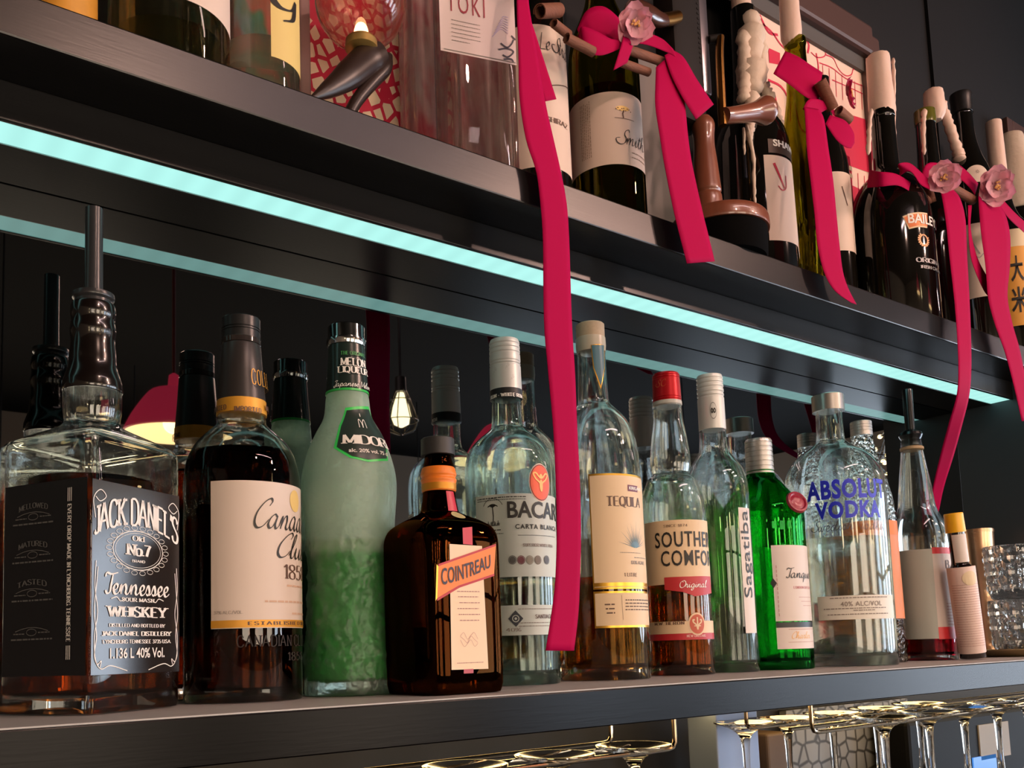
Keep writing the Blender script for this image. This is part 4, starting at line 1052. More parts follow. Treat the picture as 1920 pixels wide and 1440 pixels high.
for k in range(12): flat_rect(bm, s, s + .0008, z0 + .006 + .0052 * k, z0 + .0095 + .0052 * k)
wrap('fine_print', bm, sf, mat('rose_ink', 'b58a80', .6), lab, .0009)
s = s0; z = (z0 + z1) / 2
wrap('notch', flat_poly(bmesh.new(), [(s - .0035, z), (s, z - .006), (s + .004, z), (s, z + .006)]), sf, P_blackm, lab, .001)
lab, sf, (s0, s1, z0, z1) = b.label(8, 100, 1166, 1216, P_white, deg=44)
wrap('border', flat_rect(bmesh.new(), s0, s1, sf.zv(1176, 0), sf.zv(1166, 0)), sf, P_blackm, lab, .0006)
text(sf, lab, 'Charles', 1484, None, 1184, 1198, P_goldflat, 'script', thick=.1, thin=.04, track=-.03, slant=.2)
bm = bmesh.new()
for k, v in enumerate((1180, 1204)): dashes(bm, sf.s(1478, v), sf.s(80, v), sf.zv(v, 0), .0006, k)
wrap('fine_print', bm, sf, mat('rose_ink', 'b58a80', .6), lab, .0009)

# 10 big clear vodka ----------------------------------------------------------------------------------
b = Bottle('vodka_bottle', 'large clear vodka bottle with wide silver cap and blue block lettering', 'bottle', 1588, 1.120, ZL)
b.conic = True
b.glass([(766, 26), (775, 26), (822, 27.5), (832, 33), (842, 48), (853, 66), (866, 80), (882, 90), (902, 96), (930, 98), (970, 98), (1250, 97)], G_clear, th=0.0035, bth=0.014, punt=.02)
b.fill(1005, L_clear)
b.cap(735, 766, 32, 32, mat('satin_silver', 'c6c2bd', .3, 1.0))
sf = b.surf(8)
text(sf, b.root, 'ABSOLUT', 1513, 1654, 897, 934, I_blue, 'sans', bold=.04, cond=.6, spacing=1.12, off=.0012)
text(sf, b.root, 'VODKA', 1529, 1648, 938, 971, I_blue, 'sans', bold=.04, cond=.6, spacing=1.12, off=.0012)
text(sf, b.root, 'Swedish Vodka', 1520, 1655, 972, 994, mat('dark_blue_ink', '3a3a44', .5), 'script', thick=.08, thin=.04, track=.02, slant=.2, off=.0012)
lab, sf, (s0, s1, z0, z1) = b.label(1534, 70, 1116, 1161, mat('soft_white_label', 'd9d3c6', .55), deg=14)
text(sf, lab, '40% ALC/VOL', 1576, 1652, 1127, 1136, I_grey, 'sans', bold=.012, spacing=1.1)
bm = bmesh.new()
for k, (v, a, c_) in enumerate(((1121, 1556, 1662), (1141, 1545, 1660), (1145, 1600, 1640), (1152, 1552, 1664))): dashes(bm, sf.s(a, v), sf.s(c_, v), sf.zv(v, sf.s(1610, v)), .0012, k)
wrap('fine_print', bm, sf, I_grey, lab, .0009)

# 11 hobnail bottle behind the vodka ----------------------------------------------------------------------
b = Bottle('spirit_bottle', 'clear bottle with silver screw cap and orange label, mostly hidden behind the large vodka bottle', 'bottle', 1648, 1.166, ZL)
b.glass([(812, 21), (820, 21.5), (840, 24), (860, 28), (885, 36), (915, 45), (950, 52), (1000, 54, 2, 1), (1232, 55)], glass('hobnail_glass', (.96, .97, .95), bump=.5, bscale=230, voro=True), th=0.003, bth=0.012)
b.fill(1040, L_anejo)
b.cap(787, 814, 21.5, 22, C_alu, grooves=(.3, .5, .7))
lab, sf, (s0, s1, z0, z1) = b.label(-60, 110, 975, 1160, mat('pale_orange_label', 'd98a5c', .5), deg=30)
wrap('border', flat_rect(bmesh.new(), s0, s1, z1 - .02, z1), sf, P_orange, lab, .0006)

# 12 syrup bottle with pourer -----------------------------------------------------------------------------
b = Bottle('syrup_bottle', 'clear tapering bottle of dark red syrup with steel pouring spout, pale label and red corners', 'bottle', 1742, 1.135, ZL)
b.glass([(826, 20), (834, 21), (850, 22.5), (880, 27), (920, 33), (945, 36), (960, 40), (980, 50), (1000, 56), (1025, 58, 2, 1), (1238, 57)], G_clear, th=0.003, bth=0.010)
b.fill(1120, L_red)
b.solid('pour_spout', [(731, 8), (731, 10), (734, 10.5), (770, 10), (806, 9.5), (808, 14), (812, 22), (817, 24), (821, 22), (826, 19), (836, 18)], C_dark, angle=25)
b.solid('neck_ring', [(838, 20), (840, 23.5), (844, 23.5), (846, 20)], mat('rope_ring', 'a58b68', .6))
lab, sf, (s0, s1, z0, z1) = b.label(-50, 22, 1030, 1198, mat('label_back', 'a9aca2', .5), deg=0)  # same label on its shaded side, the shade painted as grey
lab2, sf, (s0, s1, z0, z1) = b.label(22, 110, 1030, 1198, P_white, deg=44)
wrap('border', flat_rect(bmesh.new(), s0, s1, z1 - .006, z1 + .003), sf, mat('bright_red', 'd62f36', .45), lab2, .0006)
wrap('border', flat_rect(bmesh.new(), s0, s1, z0, z0 + .017), sf, mat('bright_red', 'd62f36', .45), lab2, .0006)
text(sf, lab2, 'B', 1772, None, 1050, 1066, I_brown, 'serif', thick=.2, thin=.07)
bm = bmesh.new()
for k in range(8): dashes(bm, sf.s(44, 1150), sf.s(82, 1150), z0 + .020 + .0042 * k, .001, k)
wrap('fine_print', bm, sf, mat('rose_ink', 'b58a80', .6), lab2, .0009)

# 13 bitters wrapped in paper -------------------------------------------------------------------------------
b = Bottle('bitters_bottle', 'small bitters bottle with yellow cap wrapped in an oversized printed paper label', 'bottle', 1825, 1.035, ZL)
b.glass([(996, 17), (1005, 17), (1040, 16.5), (1058, 17), (1064, 20), (1072, 25), (1084, 26, 2, 1), (1238, 25.5)], mat('dark_bottle_glass', '150d0b', .12, coat=.5), th=.002, bth=.006, heel=.002)
b.cap(964, 1000, 19, 20, C_yellow, ribs=20)
lab, sf, _ = b.label(-30, 100, 1004, 1056, P_white, deg=30, name='neck_label', off=.0008)
P = b.P([(1066, 27.5), (1067, 28), (1140, 27.5), (1226, 26.5), (1227, 26)])
bm = bmesh.new(); lathe(bm, [(p[0], p[1], 2) for p in P], 40, b.yaw); pw = finish('paper_wrap', bm, mat('pink_white_paper', 'e0c7bd', .6), b.root)
bm = bmesh.new(); sf = b.surf(10)
for k in range(26): dashes(bm, sf.s(-50, 1150), sf.s(76, 1150), sf.zv(1098 + 4.6 * k, 0), .0006, k)
wrap('fine_print', bm, sf, mat('rose_ink', 'b58a80', .6), pw, .0016)
b.root.rotation_euler = (0.0, radians(-6.0), 0.0); b.root.location.z += .0025
bm = flat_ell(bmesh.new(), sf.s(34, 1085), sf.zv(1086, 0), .010, .010); wrap('seal', bm, sf, mat('cream_seal', 'd9c39f', .5), pw, .0018)

# 14 shaker ---------------------------------------------------------------------------------------------------
b = Bottle('cocktail_shaker', 'copper-toned steel shaker tin behind the paper-wrapped bitters bottle', 'shaker', 1853, 1.150, ZL)
P = b.P([(1000, 31.5), (1003, 32.5), (1008, 31.8), (1100, 28.5), (1225, 25), (1240, 24)])
bm = bmesh.new()
ro = [ring(bm, z, r, 2, 48) for z, r, n, f in P[1:]] ; ri = [ring(bm, z, r - .0012, 2, 48) for z, r, n, f in P[1:-1]] + [ring(bm, P[-1][0] + .003, P[-1][1] - .002, 2, 48)]
z0 = -P[-1][0]
loft(bm, ro, False, True); loft(bm, ri, False, True)
for k in range(48): bm.faces.new((ro[0][k], ri[0][k], ri[0][(k + 1) % 48], ro[0][(k + 1) % 48]))
o = finish('tin', bm, mat('copper_steel', 'c49c7c', .3, 1.0), b.root); b.root.location.z += z0 + .0003
bm = bmesh.new(); zr, rr_ = P[2][0], P[2][1]
lathe(bm, [(zr + .003, rr_ - .001), (zr + .003, rr_ + .001), (zr - .001, rr_ + .001), (zr - .001, rr_ - .001)], 48); finish('rim', bm, mat('copper_steel', 'c49c7c', .3, 1.0), b.root)

# 15 tumblers on a tray ------------------------------------------------------------------------------------------
G_cut = glass('cut_glass', (.97, .98, .98), bump=.15, bscale=150, voro=True)
_nt = G_cut.node_tree; _mx = _nt.nodes.new('ShaderNodeMixShader'); _mx.inputs[0].default_value = .06; _df = _nt.nodes.new('ShaderNodeBsdfTranslucent'); _df.inputs[0].default_value = (.9, .9, .9, 1)
_nt.links.new([n for n in _nt.nodes if n.type == 'BSDF_GLASS'][0].outputs[0], _mx.inputs[1]); _nt.links.new(_df.outputs[0], _mx.inputs[2]); _nt.links.new(_mx.outputs[0], _nt.nodes['Material Output'].inputs[0])
tr = at(1915, 1222, 1.06)
t = thing('serving_plate', 'shallow pale metal plate under the cut-glass tumblers', 'plate', (tr.x, 1.06 * D, ZL))
bm = bmesh.new(); rr = [ring(bm, z, r, 2, 48) for z, r in ((.001, .02), (.0005, .045), (.004, .052), (.0105, .062), (.012, .062), (.006, .052), (.003, .044), (.003, .02))]
loft(bm, rr, True, True)
finish('plate_body', bm, mat('pale_brass', 'b9a37c', .3, .8), t)
def tumbler(loc, label, bottom=True):
    t = thing('tumbler', label, 'glass', loc, 'cut glass tumblers')
    bm = bmesh.new(); N = 60; h = .082
    o_ = [(h, .040), (h - .002, .0408), (.02, .036), (.004, .034), (0, .031)]; i_ = [(h, .0385), (.03, .0345), (.016, .031), (.0145, .02)]
    rows_ = [(h, .040), (h - .002, .0408)] + [(h - .006 - .0055 * i, .0400 - .00028 * i) for i in range(12)] + [(.008, .0355), (.003, .034), (0, .031)]
    ro = [ring(bm, z, r, 2, N) for z, r in rows_]; ri = [ring(bm, z, r, 2, N) for z, r in i_]
    for i, rg in enumerate(ro[2:14]):
        for k, v in enumerate(rg):
            f = 1 + .06 * (1 if (k // 3 + i // 2) % 2 else -1) * (.3 if k % 3 == 0 else 1); v.co.x *= f; v.co.y *= f
    loft(bm, ro, False, True); loft(bm, ri, False, True)
    for k in range(N): bm.faces.new((ro[0][k], ri[0][k], ri[0][(k + 1) % N], ro[0][(k + 1) % N]))
    finish('glass_body', bm, G_cut, t, smooth=False); return t
px, py = t.location.x, t.location.y
tumbler((px + .004, py, ZL + .0033), 'cut-glass tumbler resting on the metal plate at the right shelf end')
tumbler((px + .002, py, ZL + .0033 + .0826), 'cut-glass tumbler stacked on top of another at the right shelf end')
# ------------------------------------------------------------------ under the lower shelf
M_wire = mat('brass_wire', 'b8a184', 0.15, 1.0)
def rack(label, xe, x1, z, ys, end_left, plain=()):
    """stemware rack: wire rails below the shelf with bent-up ends"""
    t = thing('glass_rack', label, 'rack', (xe, ys[0] * D, zlb), 'wire glass racks')
    for y in ys:
        sg = 1 if end_left else -1
        L = abs(x1 - xe)
        h = z - zlb
        pts = [(0, 0, 0), (0, 0, h * .55), (0, 0, h * .8), (sg * .003, 0, h * .95), (sg * .010, 0, h), (sg * .03, 0, h), (sg * L, 0, h)]
        if y in plain: pts = [(sg * .02, 0, h), (sg * .03, 0, h), (sg * L, 0, h)]
        bm = bmesh.new(); tube(bm, [(p[0], (y - ys[0]) * D, p[2]) for p in pts], .0022, 10)
        finish('rail', bm, M_wire, t)
    return t
e1 = at(1266, 1403, .93); e2 = at(1523, 1374, .93)
XR1 = e1.x; XR2 = e2.x
rack('wire glass rack below the lower shelf left of the gap', XR1, XL + .02, e1.z, (.93, .99, 1.06), False, (.99,))
rack('wire glass rack below the lower shelf at the right end', XR2, XE + .80, e2.z, (.93, .995, 1.06, 1.125), True, (.995, 1.125))
G_wine = glass('wine_glass', (.99, .98, .96))
def wine_glass(loc, label, R=.034, stem=.085, proto=[]):
    t = thing('wine_glass', label, 'glass', loc, 'wine glasses hanging in the racks')
    if not proto:
        N = 48
        o_ = [(-0.004, .0005), (-.0025, R * .4), (0.0006, R * .85), (0.0010, R * .97), (0.0004, R), (-.0006, R), (-.0012, R * .95), (-.005, R * .62), (-.010, R * .32), (-.016, .0062), (-.024, .0046), (-.05, .0036), (-stem, .0045), (-stem - .006, .010), (-stem - .018, .024), (-stem - .04, .036), (-stem - .07, .038), (-stem - .115, .031)]
        i_ = [(-stem - .115, .0302), (-stem - .07, .037), (-stem - .04, .035), (-stem - .02, .0235), (-stem - .0105, .010), (-stem - .009, .0005)]
        bm = bmesh.new(); rr = [ring(bm, z, r, 2, N) for z, r, _n in dens([(z, r, 2, 0) for z, r in o_], 2)] + [ring(bm, z, r, 2, N) for z, r in i_]
        loft(bm, rr, True, True)
        proto.append(finish('glass_body', bm, G_wine, t))
    else:
        c = proto[0].copy(); COL.objects.link(c); c.parent = t
    return t
def hang(u, v, y, z, label):
    p = at(u, v, y); x = x_for(u, y * D, z)
    return wine_glass((x, y * D, z + .0024 + .0016), label)
zr = e1.z
for u, lb in ((1188, 'upside-down wine glass hung nearest the open end of the left rack'), (1040, 'upside-down wine glass hung second from the open end of the left rack'), (872, 'upside-down wine glass hung third from the open end of the left rack'), (690, 'upside-down wine glass cut by the lower picture edge in the left rack')):
    hang(u, 1400,   .96, zr, lb)
zr = e2.z
for i, (u, lb) in enumerate(((1657, 'upside-down wine glass first in the front row of the right rack'), (1740, 'upside-down wine glass second in the front row of the right rack'), (1806, 'upside-down wine glass third in the front row of the right rack'), (1868, 'upside-down wine glass fourth in the front row of the right rack'), (1925, 'upside-down wine glass last in the front row of the right rack'))):
    hang(u, 1350, .9625, zr, lb)
for i, (u, lb) in enumerate(((1396, 'upside-down wine glass first in the back row of the right rack'), (1476, 'upside-down wine glass second in the back row of the right rack'), (1560, 'upside-down wine glass third in the back row of the right rack'), (1642, 'upside-down wine glass fourth in the back row of the right rack'), (1722, 'upside-down wine glass fifth in the back row of the right rack'))):
    hang(u, 1370, 1.0925, zr, lb)
# back of the bar below the shelf
zc = CAM[2] - .52
bm = bmesh.new(); box(bm, XL, XE + 1.4, .75 * D, Y1 - .002, zc - .04, zc, .002); ct = tag(finish('counter', bm, mat('dark_stone_counter', '1f1c1b', .3, vary=.3, bscale=20), smooth=False), 'dark stone back-bar counter below the hanging glasses', 'counter')
bm = bmesh.new(); box(bm, XL, XE + 1.4, .80 * D, Y1 - .004, 0, zc - .041); tag(finish('bar_cabinet', bm, mat('dark_cabinet', '181615', .5), smooth=False), 'dark cabinet under the back-bar counter', 'cabinet')
M_tile = mat('stone_tile', '6d6a69', .6)
nt = M_tile.node_tree; tc = nt.nodes.new('ShaderNodeTexCoord'); br = nt.nodes.new('ShaderNodeTexVoronoi'); br.feature = 'DISTANCE_TO_EDGE'; br.inputs['Scale'].default_value = 42; br.inputs['Randomness'].default_value = .6
cr = nt.nodes.new('ShaderNodeValToRGB'); cr.color_ramp.elements[0].color = (.03, .028, .03, 1); cr.color_ramp.elements[0].position = .04; cr.color_ramp.elements[1].color = (.20, .20, .215, 1); cr.color_ramp.elements[1].position = .12
nt.links.new(tc.outputs['Object'], br.inputs['Vector']); nt.links.new(br.outputs['Distance'], cr.inputs[0]); nt.links.new(cr.outputs[0], nt.nodes['Principled BSDF'].inputs['Base Color'])
ys = 1.292
a = at(1470, 1400, ys); c = at(1700, 1400, ys)
bm = bmesh.new(); box(bm, a.x, c.x, Y1 - .012, Y1 - .001, zc + .001, zlb - .03); tag(finish('tile_panel', bm, M_tile, smooth=False), 'grey irregular stone tile panel on the wall behind the hanging glasses', 'tiles')
a = at(1345, 1400, 1.15); c = at(1424, 1400, 1.15)
bm = bmesh.new(); box(bm, a.x, c.x, 1.15 * D, 1.22 * D, zc + .001, zlb - .012, .002); tag(finish('refrigerator', bm, mat('steel_blue_panel', '7d8aa6', .4, .2), smooth=False), 'pale blue-grey steel cabinet below the shelf beside the right glass rack', 'refrigerator')
a = at(1432, 1400, 1.2); c = at(1475, 1400, 1.2)
bm = bmesh.new(); box(bm, a.x, c.x, 1.19 * D, 1.27 * D, zc + .001, zlb - .05, .003); tag(finish('storage_box', bm, mat('brown_card', '5a4638', .7), smooth=False), 'brown box behind the first back-row wine glass', 'box')
a = at(1705, 1400, 1.18); c = at(1990, 1400, 1.18); hz = at(1850, 1335, 1.18).z
t = thing('coffee_machine', 'black machine with grey notice and blue screen behind the right wine glasses', 'machine', ((a.x + c.x) / 2, 1.18 * D, zc))
w2 = (c.x - a.x) / 2
bm = bmesh.new(); box(bm, -w2, w2, .0, .055, .0005, hz - zc, .006); finish('housing', bm, mat('black_appliance', '0c0b0c', .6, spec=.15), t, smooth=False)
def face(u0, u1, v0, v1, name, m):
    p, q = at(u0, v0, 1.18), at(u1, v1, 1.18)
    bm = bmesh.new(); box(bm, p.x - t.location.x, q.x - t.location.x, -.0022, .0002, min(p.z, q.z) - zc, max(p.z, q.z) - zc); return finish(name, bm, m, t, smooth=False)
face(1832, 1893, 1360, 1415, 'notice', mat('grey_notice', '9c9186', .6))
face(1822, 1868, 1421, 1450, 'screen', mat('blue_screen', (0, 0, 0), .3, emit=(.08, .30, .85), es=.9))
# ------------------------------------------------------------------ upper shelf
ZU0 = ZU + .0002
G_olive = glass('olive_glass', (0.62, 0.62, 0.22))
G_pale = glass('pale_green_glass', (0.95, 0.96, 0.84), clear=.4)
G_dark = mat('dark_wine_glass', '0f0d0a', 0.08, coat=1.0)
P_wine = mat('wine_label_paper', 'd6bfb0', 0.55)
# patterned cards against the wall, two of them added for colour behind glass
M_net = mat('red_mosaic_print', 'e6cdb8', .6)
nt = M_net.node_tree; tc = nt.nodes.new('ShaderNodeTexCoord'); mp = nt.nodes.new('ShaderNodeMapping'); mp.inputs['Rotation'].default_value = (0, .5, 0); mp.inputs['Scale'].default_value = (1.25, 1, 1)
br = nt.nodes.new('ShaderNodeTexVoronoi'); br.feature = 'DISTANCE_TO_EDGE'; br.inputs['Scale'].default_value = 58; br.inputs['Randomness'].default_value = .55
cr = nt.nodes.new('ShaderNodeValToRGB'); cr.color_ramp.interpolation = 'CONSTANT'; cr.color_ramp.elements[0].color = (*srgb('c4143c'), 1); cr.color_ramp.elements[1].color = (*srgb('ecd3b4'), 1); cr.color_ramp.elements[1].position = .13
nt.links.new(tc.outputs['Object'], mp.inputs[0]); nt.links.new(mp.outputs[0], br.inputs['Vector']); nt.links.new(br.outputs['Distance'], cr.inputs[0]); nt.links.new(cr.outputs[0], nt.nodes['Principled BSDF'].inputs['Base Color'])
def card(u0, u1, y, vtop, m, name, label, cat, fw=.0, fm=None):
    x0, x1 = x_for(u0, y * D, ZU + .1), x_for(u1, y * D, ZU + .1)
    zt_ = z_for(vtop, x1, y * D)
    t = thing(name, label, cat, ((x0 + x1) / 2, y * D, ZU0)); w = (x1 - x0) / 2; h = zt_ - ZU0
    bm = bmesh.new(); box(bm, -w, w, 0, .004, 0, h); p = finish('print', bm, m, t, smooth=False)
    if fw:
        bm = bmesh.new()
        for a in ((-w - fw, -w, 0, h + fw), (w, w + fw, 0, h + fw), (-w, w, h, h + fw)): box(bm, a[0], a[1], -.012, .012, a[2], a[3], .002)
        finish('frame', bm, fm, t, smooth=False)
    return t, w, h
card(575, 752, 1.272, -260, M_net, 'art_card', 'card printed with a red mosaic net pattern behind the glass globe', 'card', .012, mat('rose_frame', '8f6f6c', .4))
M_tints = mat('painted_print', '808080', .6)
nt = M_tints.node_tree; tc = nt.nodes.new('ShaderNodeTexCoord'); br = nt.nodes.new('ShaderNodeTexNoise'); br.inputs['Scale'].default_value = 16
cr = nt.nodes.new('ShaderNodeValToRGB'); els = cr.color_ramp.elements
els[0].color = (*srgb('a8342c'), 1); els[0].position = .36; els[1].color = (*srgb('b5573f'), 1); els[1].position = .62
for p_, c_ in ((.45, '5d8f92'), (.52, '3f7a52'), (.57, 'c24a36')): e_ = els.new(p_); e_.color = (*srgb(c_), 1)
nt.links.new(tc.outputs['Object'], br.inputs['Vector']); nt.links.new(br.outputs[0], cr.inputs[0]); nt.links.new(cr.outputs[0], nt.nodes['Principled BSDF'].inputs['Base Color'])
card(405, 540, 1.272, -200, M_tints, 'art_card', 'card painted in red, teal and green behind the yellow script bottle', 'card')  # added card, its tints stand in for reflections inside the bottle
M_blush = mat('blush_print', 'e2b6ac', .6)
nt = M_blush.node_tree; tc = nt.nodes.new('ShaderNodeTexCoord'); br = nt.nodes.new('ShaderNodeTexNoise'); br.inputs['Scale'].default_value = 22
cr = nt.nodes.new('ShaderNodeValToRGB'); cr.color_ramp.elements[0].color = (*srgb('c8324a'), 1); cr.color_ramp.elements[0].position = .42; cr.color_ramp.elements[1].color = (*srgb('f0d2c8'), 1); cr.color_ramp.elements[1].position = .56
nt.links.new(tc.outputs['Object'], br.inputs['Vector']); nt.links.new(br.outputs[0], cr.inputs[0]); nt.links.new(cr.outputs[0], nt.nodes['Principled BSDF'].inputs['Base Color'])
card(772, 965, 1.27, -260, M_blush, 'art_card', 'blush and red mottled card behind the square clear whisky bottle', 'card')  # added backing that makes the clear bottle look bright inside
# framed red and cream line print
M_print = mat('cream_print_paper', 'ecc9b6', .6); M_printred = mat('red_print_ink', 'd01a45', .6)
x0, x1 = x_for(1345, 1.235 * D, ZU + .1), x_for(1652, 1.235 * D, ZU + .1)
t, w_, h_ = card(1408, 1648, 1.235, 138, M_print, 'framed_print', 'framed red and cream line print leaning behind the candle bottles', 'picture')
tc_ = (t.location.x, t.location.z)
def pp(u, v):
    q = at(u, v, 1.235); return (q.x - t.location.x, q.z - t.location.z)
bm = bmesh.new()
def add3(bm, fn):
    b2 = bmesh.new(); fn(b2)
    for v in b2.verts: v.co = (v.co.x, -.0006, v.co.y)
    me = bpy.data.meshes.new('j'); b2.to_mesh(me); b2.free(); bm.from_mesh(me); bpy.data.meshes.remove(me)
def art(b2):
    def ln(p, wd): pline(b2, [tuple(q) for q in crom([pp(*q) for q in p], 5)], lambda *a: wd)
    flat_poly(b2, [pp(1560, 205), pp(1648, 232), pp(1648, 330), pp(1560, 300)])
    flat_poly(b2, [pp(1560, 330), pp(1648, 372), pp(1648, 470), pp(1560, 440)])
    flat_poly(b2, [pp(1440, 90), pp(1462, 100), pp(1462, 122), pp(1442, 118)])
    ln([(1424, 28), (1440, 60), (1458, 66)], .004); ln([(1430, 45), (1448, 62), (1470, 90), (1500, 96)], .003)
    ln([(1508, 70), (1516, 84), (1514, 100)], .004); ln([(1520, 98), (1532, 108), (1545, 106), (1548, 98)], .0018)
    ln([(1548, 103), (1562, 110), (1572, 130), (1585, 142), (1596, 140), (1600, 130), (1612, 132)], .0018)
    ln([(1536, 118), (1560, 128), (1590, 150), (1640, 170)], .0018)
    ln([(1530, 100), (1534, 130), (1526, 150)], .003)
    for k in range(9): ln([(1542 + 12 * k, 122 + 6 * k), (1544 + 12 * k, 170 + 6 * k)], .0013)
    ln([(1560, 150), (1600, 168), (1645, 190)], .0018)
    for k in range(6): ln([(1572 + 12 * k, 310 + 5 * k), (1574 + 12 * k, 360 + 5 * k)], .0016)
    ln([(1440, 150), (1470, 170), (1500, 240), (1530, 250)], .004)
    ln([(1450, 175), (1462, 230)], .008); ln([(1535, 190), (1560, 200)], .010)
add3(bm, art)
finish('line_art', bm, M_printred, t, smooth=False)
def slab(u0, v0, u1, v1, th, y0, y1):
    """frame bar along x whose lower front edge runs from one column to another"""
    pass
M_frame = mat('brown_wood_frame', '4f3733', .4, coat=.3)
bm = bmesh.new()
fw = .052
box(bm, -w_ - .2, w_, -.006, .006, h_, h_ + .024); o = finish('mat_board', bm, mat('grey_mat_board', '4d4846', .6), t, smooth=False)
bm = bmesh.new()
box(bm, -w_ - .2, w_ + .012, -.02, .012, h_ + .024, h_ + .024 + fw, .006); box(bm, w_, w_ + .03, -.02, .012, 0, h_ + .024 + fw * .7, .006)
finish('frame', bm, M_frame, t, smooth=False)
q0, q1 = x_for(1206, 1.275 * D, ZU + .1), x_for(1268, 1.275 * D, ZU + .1)
bm = bmesh.new(); box(bm, q0, q1, 1.272 * D, 1.285 * D, ZU0, ZU0 + .34, .002); tag(finish('slate_board', bm, mat('grey_slate', '7d7472', .6), smooth=False), 'plain grey board standing on the upper shelf between the white-labelled wine bottle and the grinder', 'board')  # plain grey upright panel added in the gap

# --- left end --------------------------------------------------------------------------------
b = Bottle('spirit_bottle', 'amber-labelled bottle at the far left of the upper shelf, only its base in view', 'bottle', 118, 1.115, ZU0)
b.glass([(-420, 20), (-330, 22), (-270, 40), (-240, 62, 2, 1), (60, 66)], G_dark, th=.003, bth=.01)
b.label(-80, 80, -220, 26, mat('amber_label', 'c98a2e', .5, vary=.2, bscale=120))
b = Bottle('wine_bottle', 'pale green wine bottle with white label, second bottle from the upper shelf left end', 'bottle', 318, 1.115, ZU0)
b.glass([(-900, 40), (-700, 44), (-600, 60), (-480, 105), (-420, 114, 2, 1), (70, 116)], G_pale, th=.0032, bth=.012, punt=.02)
b.fill(25, glass('pale_wine', (.94, .93, .78), ior=1.34, clear=.4))
b.label(2, 120, -330, 28, P_wine, deg=44)
b = Bottle('spirit_bottle', 'clear bottle with narrow yellow script label beside the red mosaic card', 'bottle', 492, 1.135, ZU0)
b.glass([(-700, 30), (-560, 32), (-480, 60), (-420, 72, 2, 1), (180, 73)], G_clear, th=.003, bth=.012)
b.fill(60, glass('pink_spirit', (.97, .84, .78), ior=1.34, clear=.3))
lab, sf, (s0, s1, z0, z1) = b.label(506, 562, -300, 118, mat('yellow_script_label', 'd8bd74', .5), deg=40)
bm = glyphs('G', 'script', .16, .05); fit(bm, sf.s(500, 10), sf.s(558, 20), sf.zv(45, 0), sf.zv(-60, 0)); wrap('lettering', bm, sf, I_black, lab, .0009)
# glass globe lamp on a dark curved foot
p = at(676, 4, 1.15); sc_ = p.y * 0 + (proj(p)[2] / FP)
t = thing('glass_globe_lamp', 'pinkish clear glass globe with amber glow on a dark curved horn foot', 'lamp', (p.x, p.y, ZU0))
cz = p.z - ZU0; R = 92 * sc_ * .93
bm = bmesh.new()
o_ = [(cz + R * sin(a), max(R * cos(a), .001)) for a in [radians(85 - 155 * k / 24) for k in range(25)]] + [(cz - 1.06 * R, R * .30), (cz - 1.12 * R, R * .28)]
rr = [ring(bm, z, r, 2, 48) for z, r in o_] + [ring(bm, cz + (z - cz) * .97, r * .965, 2, 48) for z, r in o_[::-1]]
loft(bm, rr, True, True); finish('globe', bm, glass('rose_globe_glass', (.97, .86, .83), clear=.15), t)
bm = bmesh.new(); bmesh.ops.create_uvsphere(bm, u_segments=16, v_segments=10, radius=R * .16, matrix=Matrix.Translation((0, 0, cz - R * .72)) @ Matrix.Diagonal((1, 1, 1.5, 1)))
finish('bulb', bm, mat('amber_glow', (1, .7, .4), .3, emit=(1.0, .62, .28), es=7), t)
bm = bmesh.new(); lathe(bm, [(cz - R * .86, R * .2), (cz - R * .9, R * .34), (cz - R * 1.1, R * .36), (cz - R * 1.14, R * .3)], 24); finish('collar', bm, mat('cream_collar', 'b99a5a', .35, .6), t)
def lp(u, v, y=1.15):
    q = at(u, v, y); return (q.x - t.location.x, q.y - t.location.y, q.z - t.location.z)
bm = bmesh.new()
hp = [(712, 100, 1.15), (690, 112, 1.15), (665, 132, 1.145), (640, 152, 1.14), (612, 170, 1.135), (585, 184, 1.13)]
tube(bm, crom([lp(*q) for q in hp], 4), [R * x for x in np.interp(np.linspace(0, 1, 21), [0, .15, .5, .8, 1], [.30, .36, .30, .17, .05])], 20, sx=.8)
tube(bm, crom([lp(*q) for q in ((728, 104, 1.15), (722, 128, 1.15), (700, 152, 1.15), (672, 185, 1.15), (655, 215, 1.15), (650, 240, 1.15))], 4), [R * x for x in np.interp(np.linspace(0, 1, 21), [0, .2, .6, 1], [.1, .16, .14, .12])], 12)
finish('horn_foot', bm, mat('polished_horn', '2a1d18', .35, vary=.5, bscale=25), t)
bm = bmesh.new(); q = lp(650, 242); lathe(bm, [(.006, R * .3), (.004, R * .55), (0, R * .6)], 32, cx=q[0], cyy=q[1]); finish('base', bm, mat('polished_horn', '2a1d18', .18), t)
# clear tall vase-like bottle
b = Bottle('glass_carafe', 'tall clear wavy glass carafe left of the square clear whisky bottle', 'carafe', 795, 1.215, ZU0)
b.conic = True
b.glass([(-420, 30), (-300, 32), (-160, 38), (-40, 41), (60, 38), (140, 40), (220, 39), (300, 41)], glass('crystal_clear_glass', (.98, .98, .98), clear=.35), th=.005, bth=.02, punt=.006)
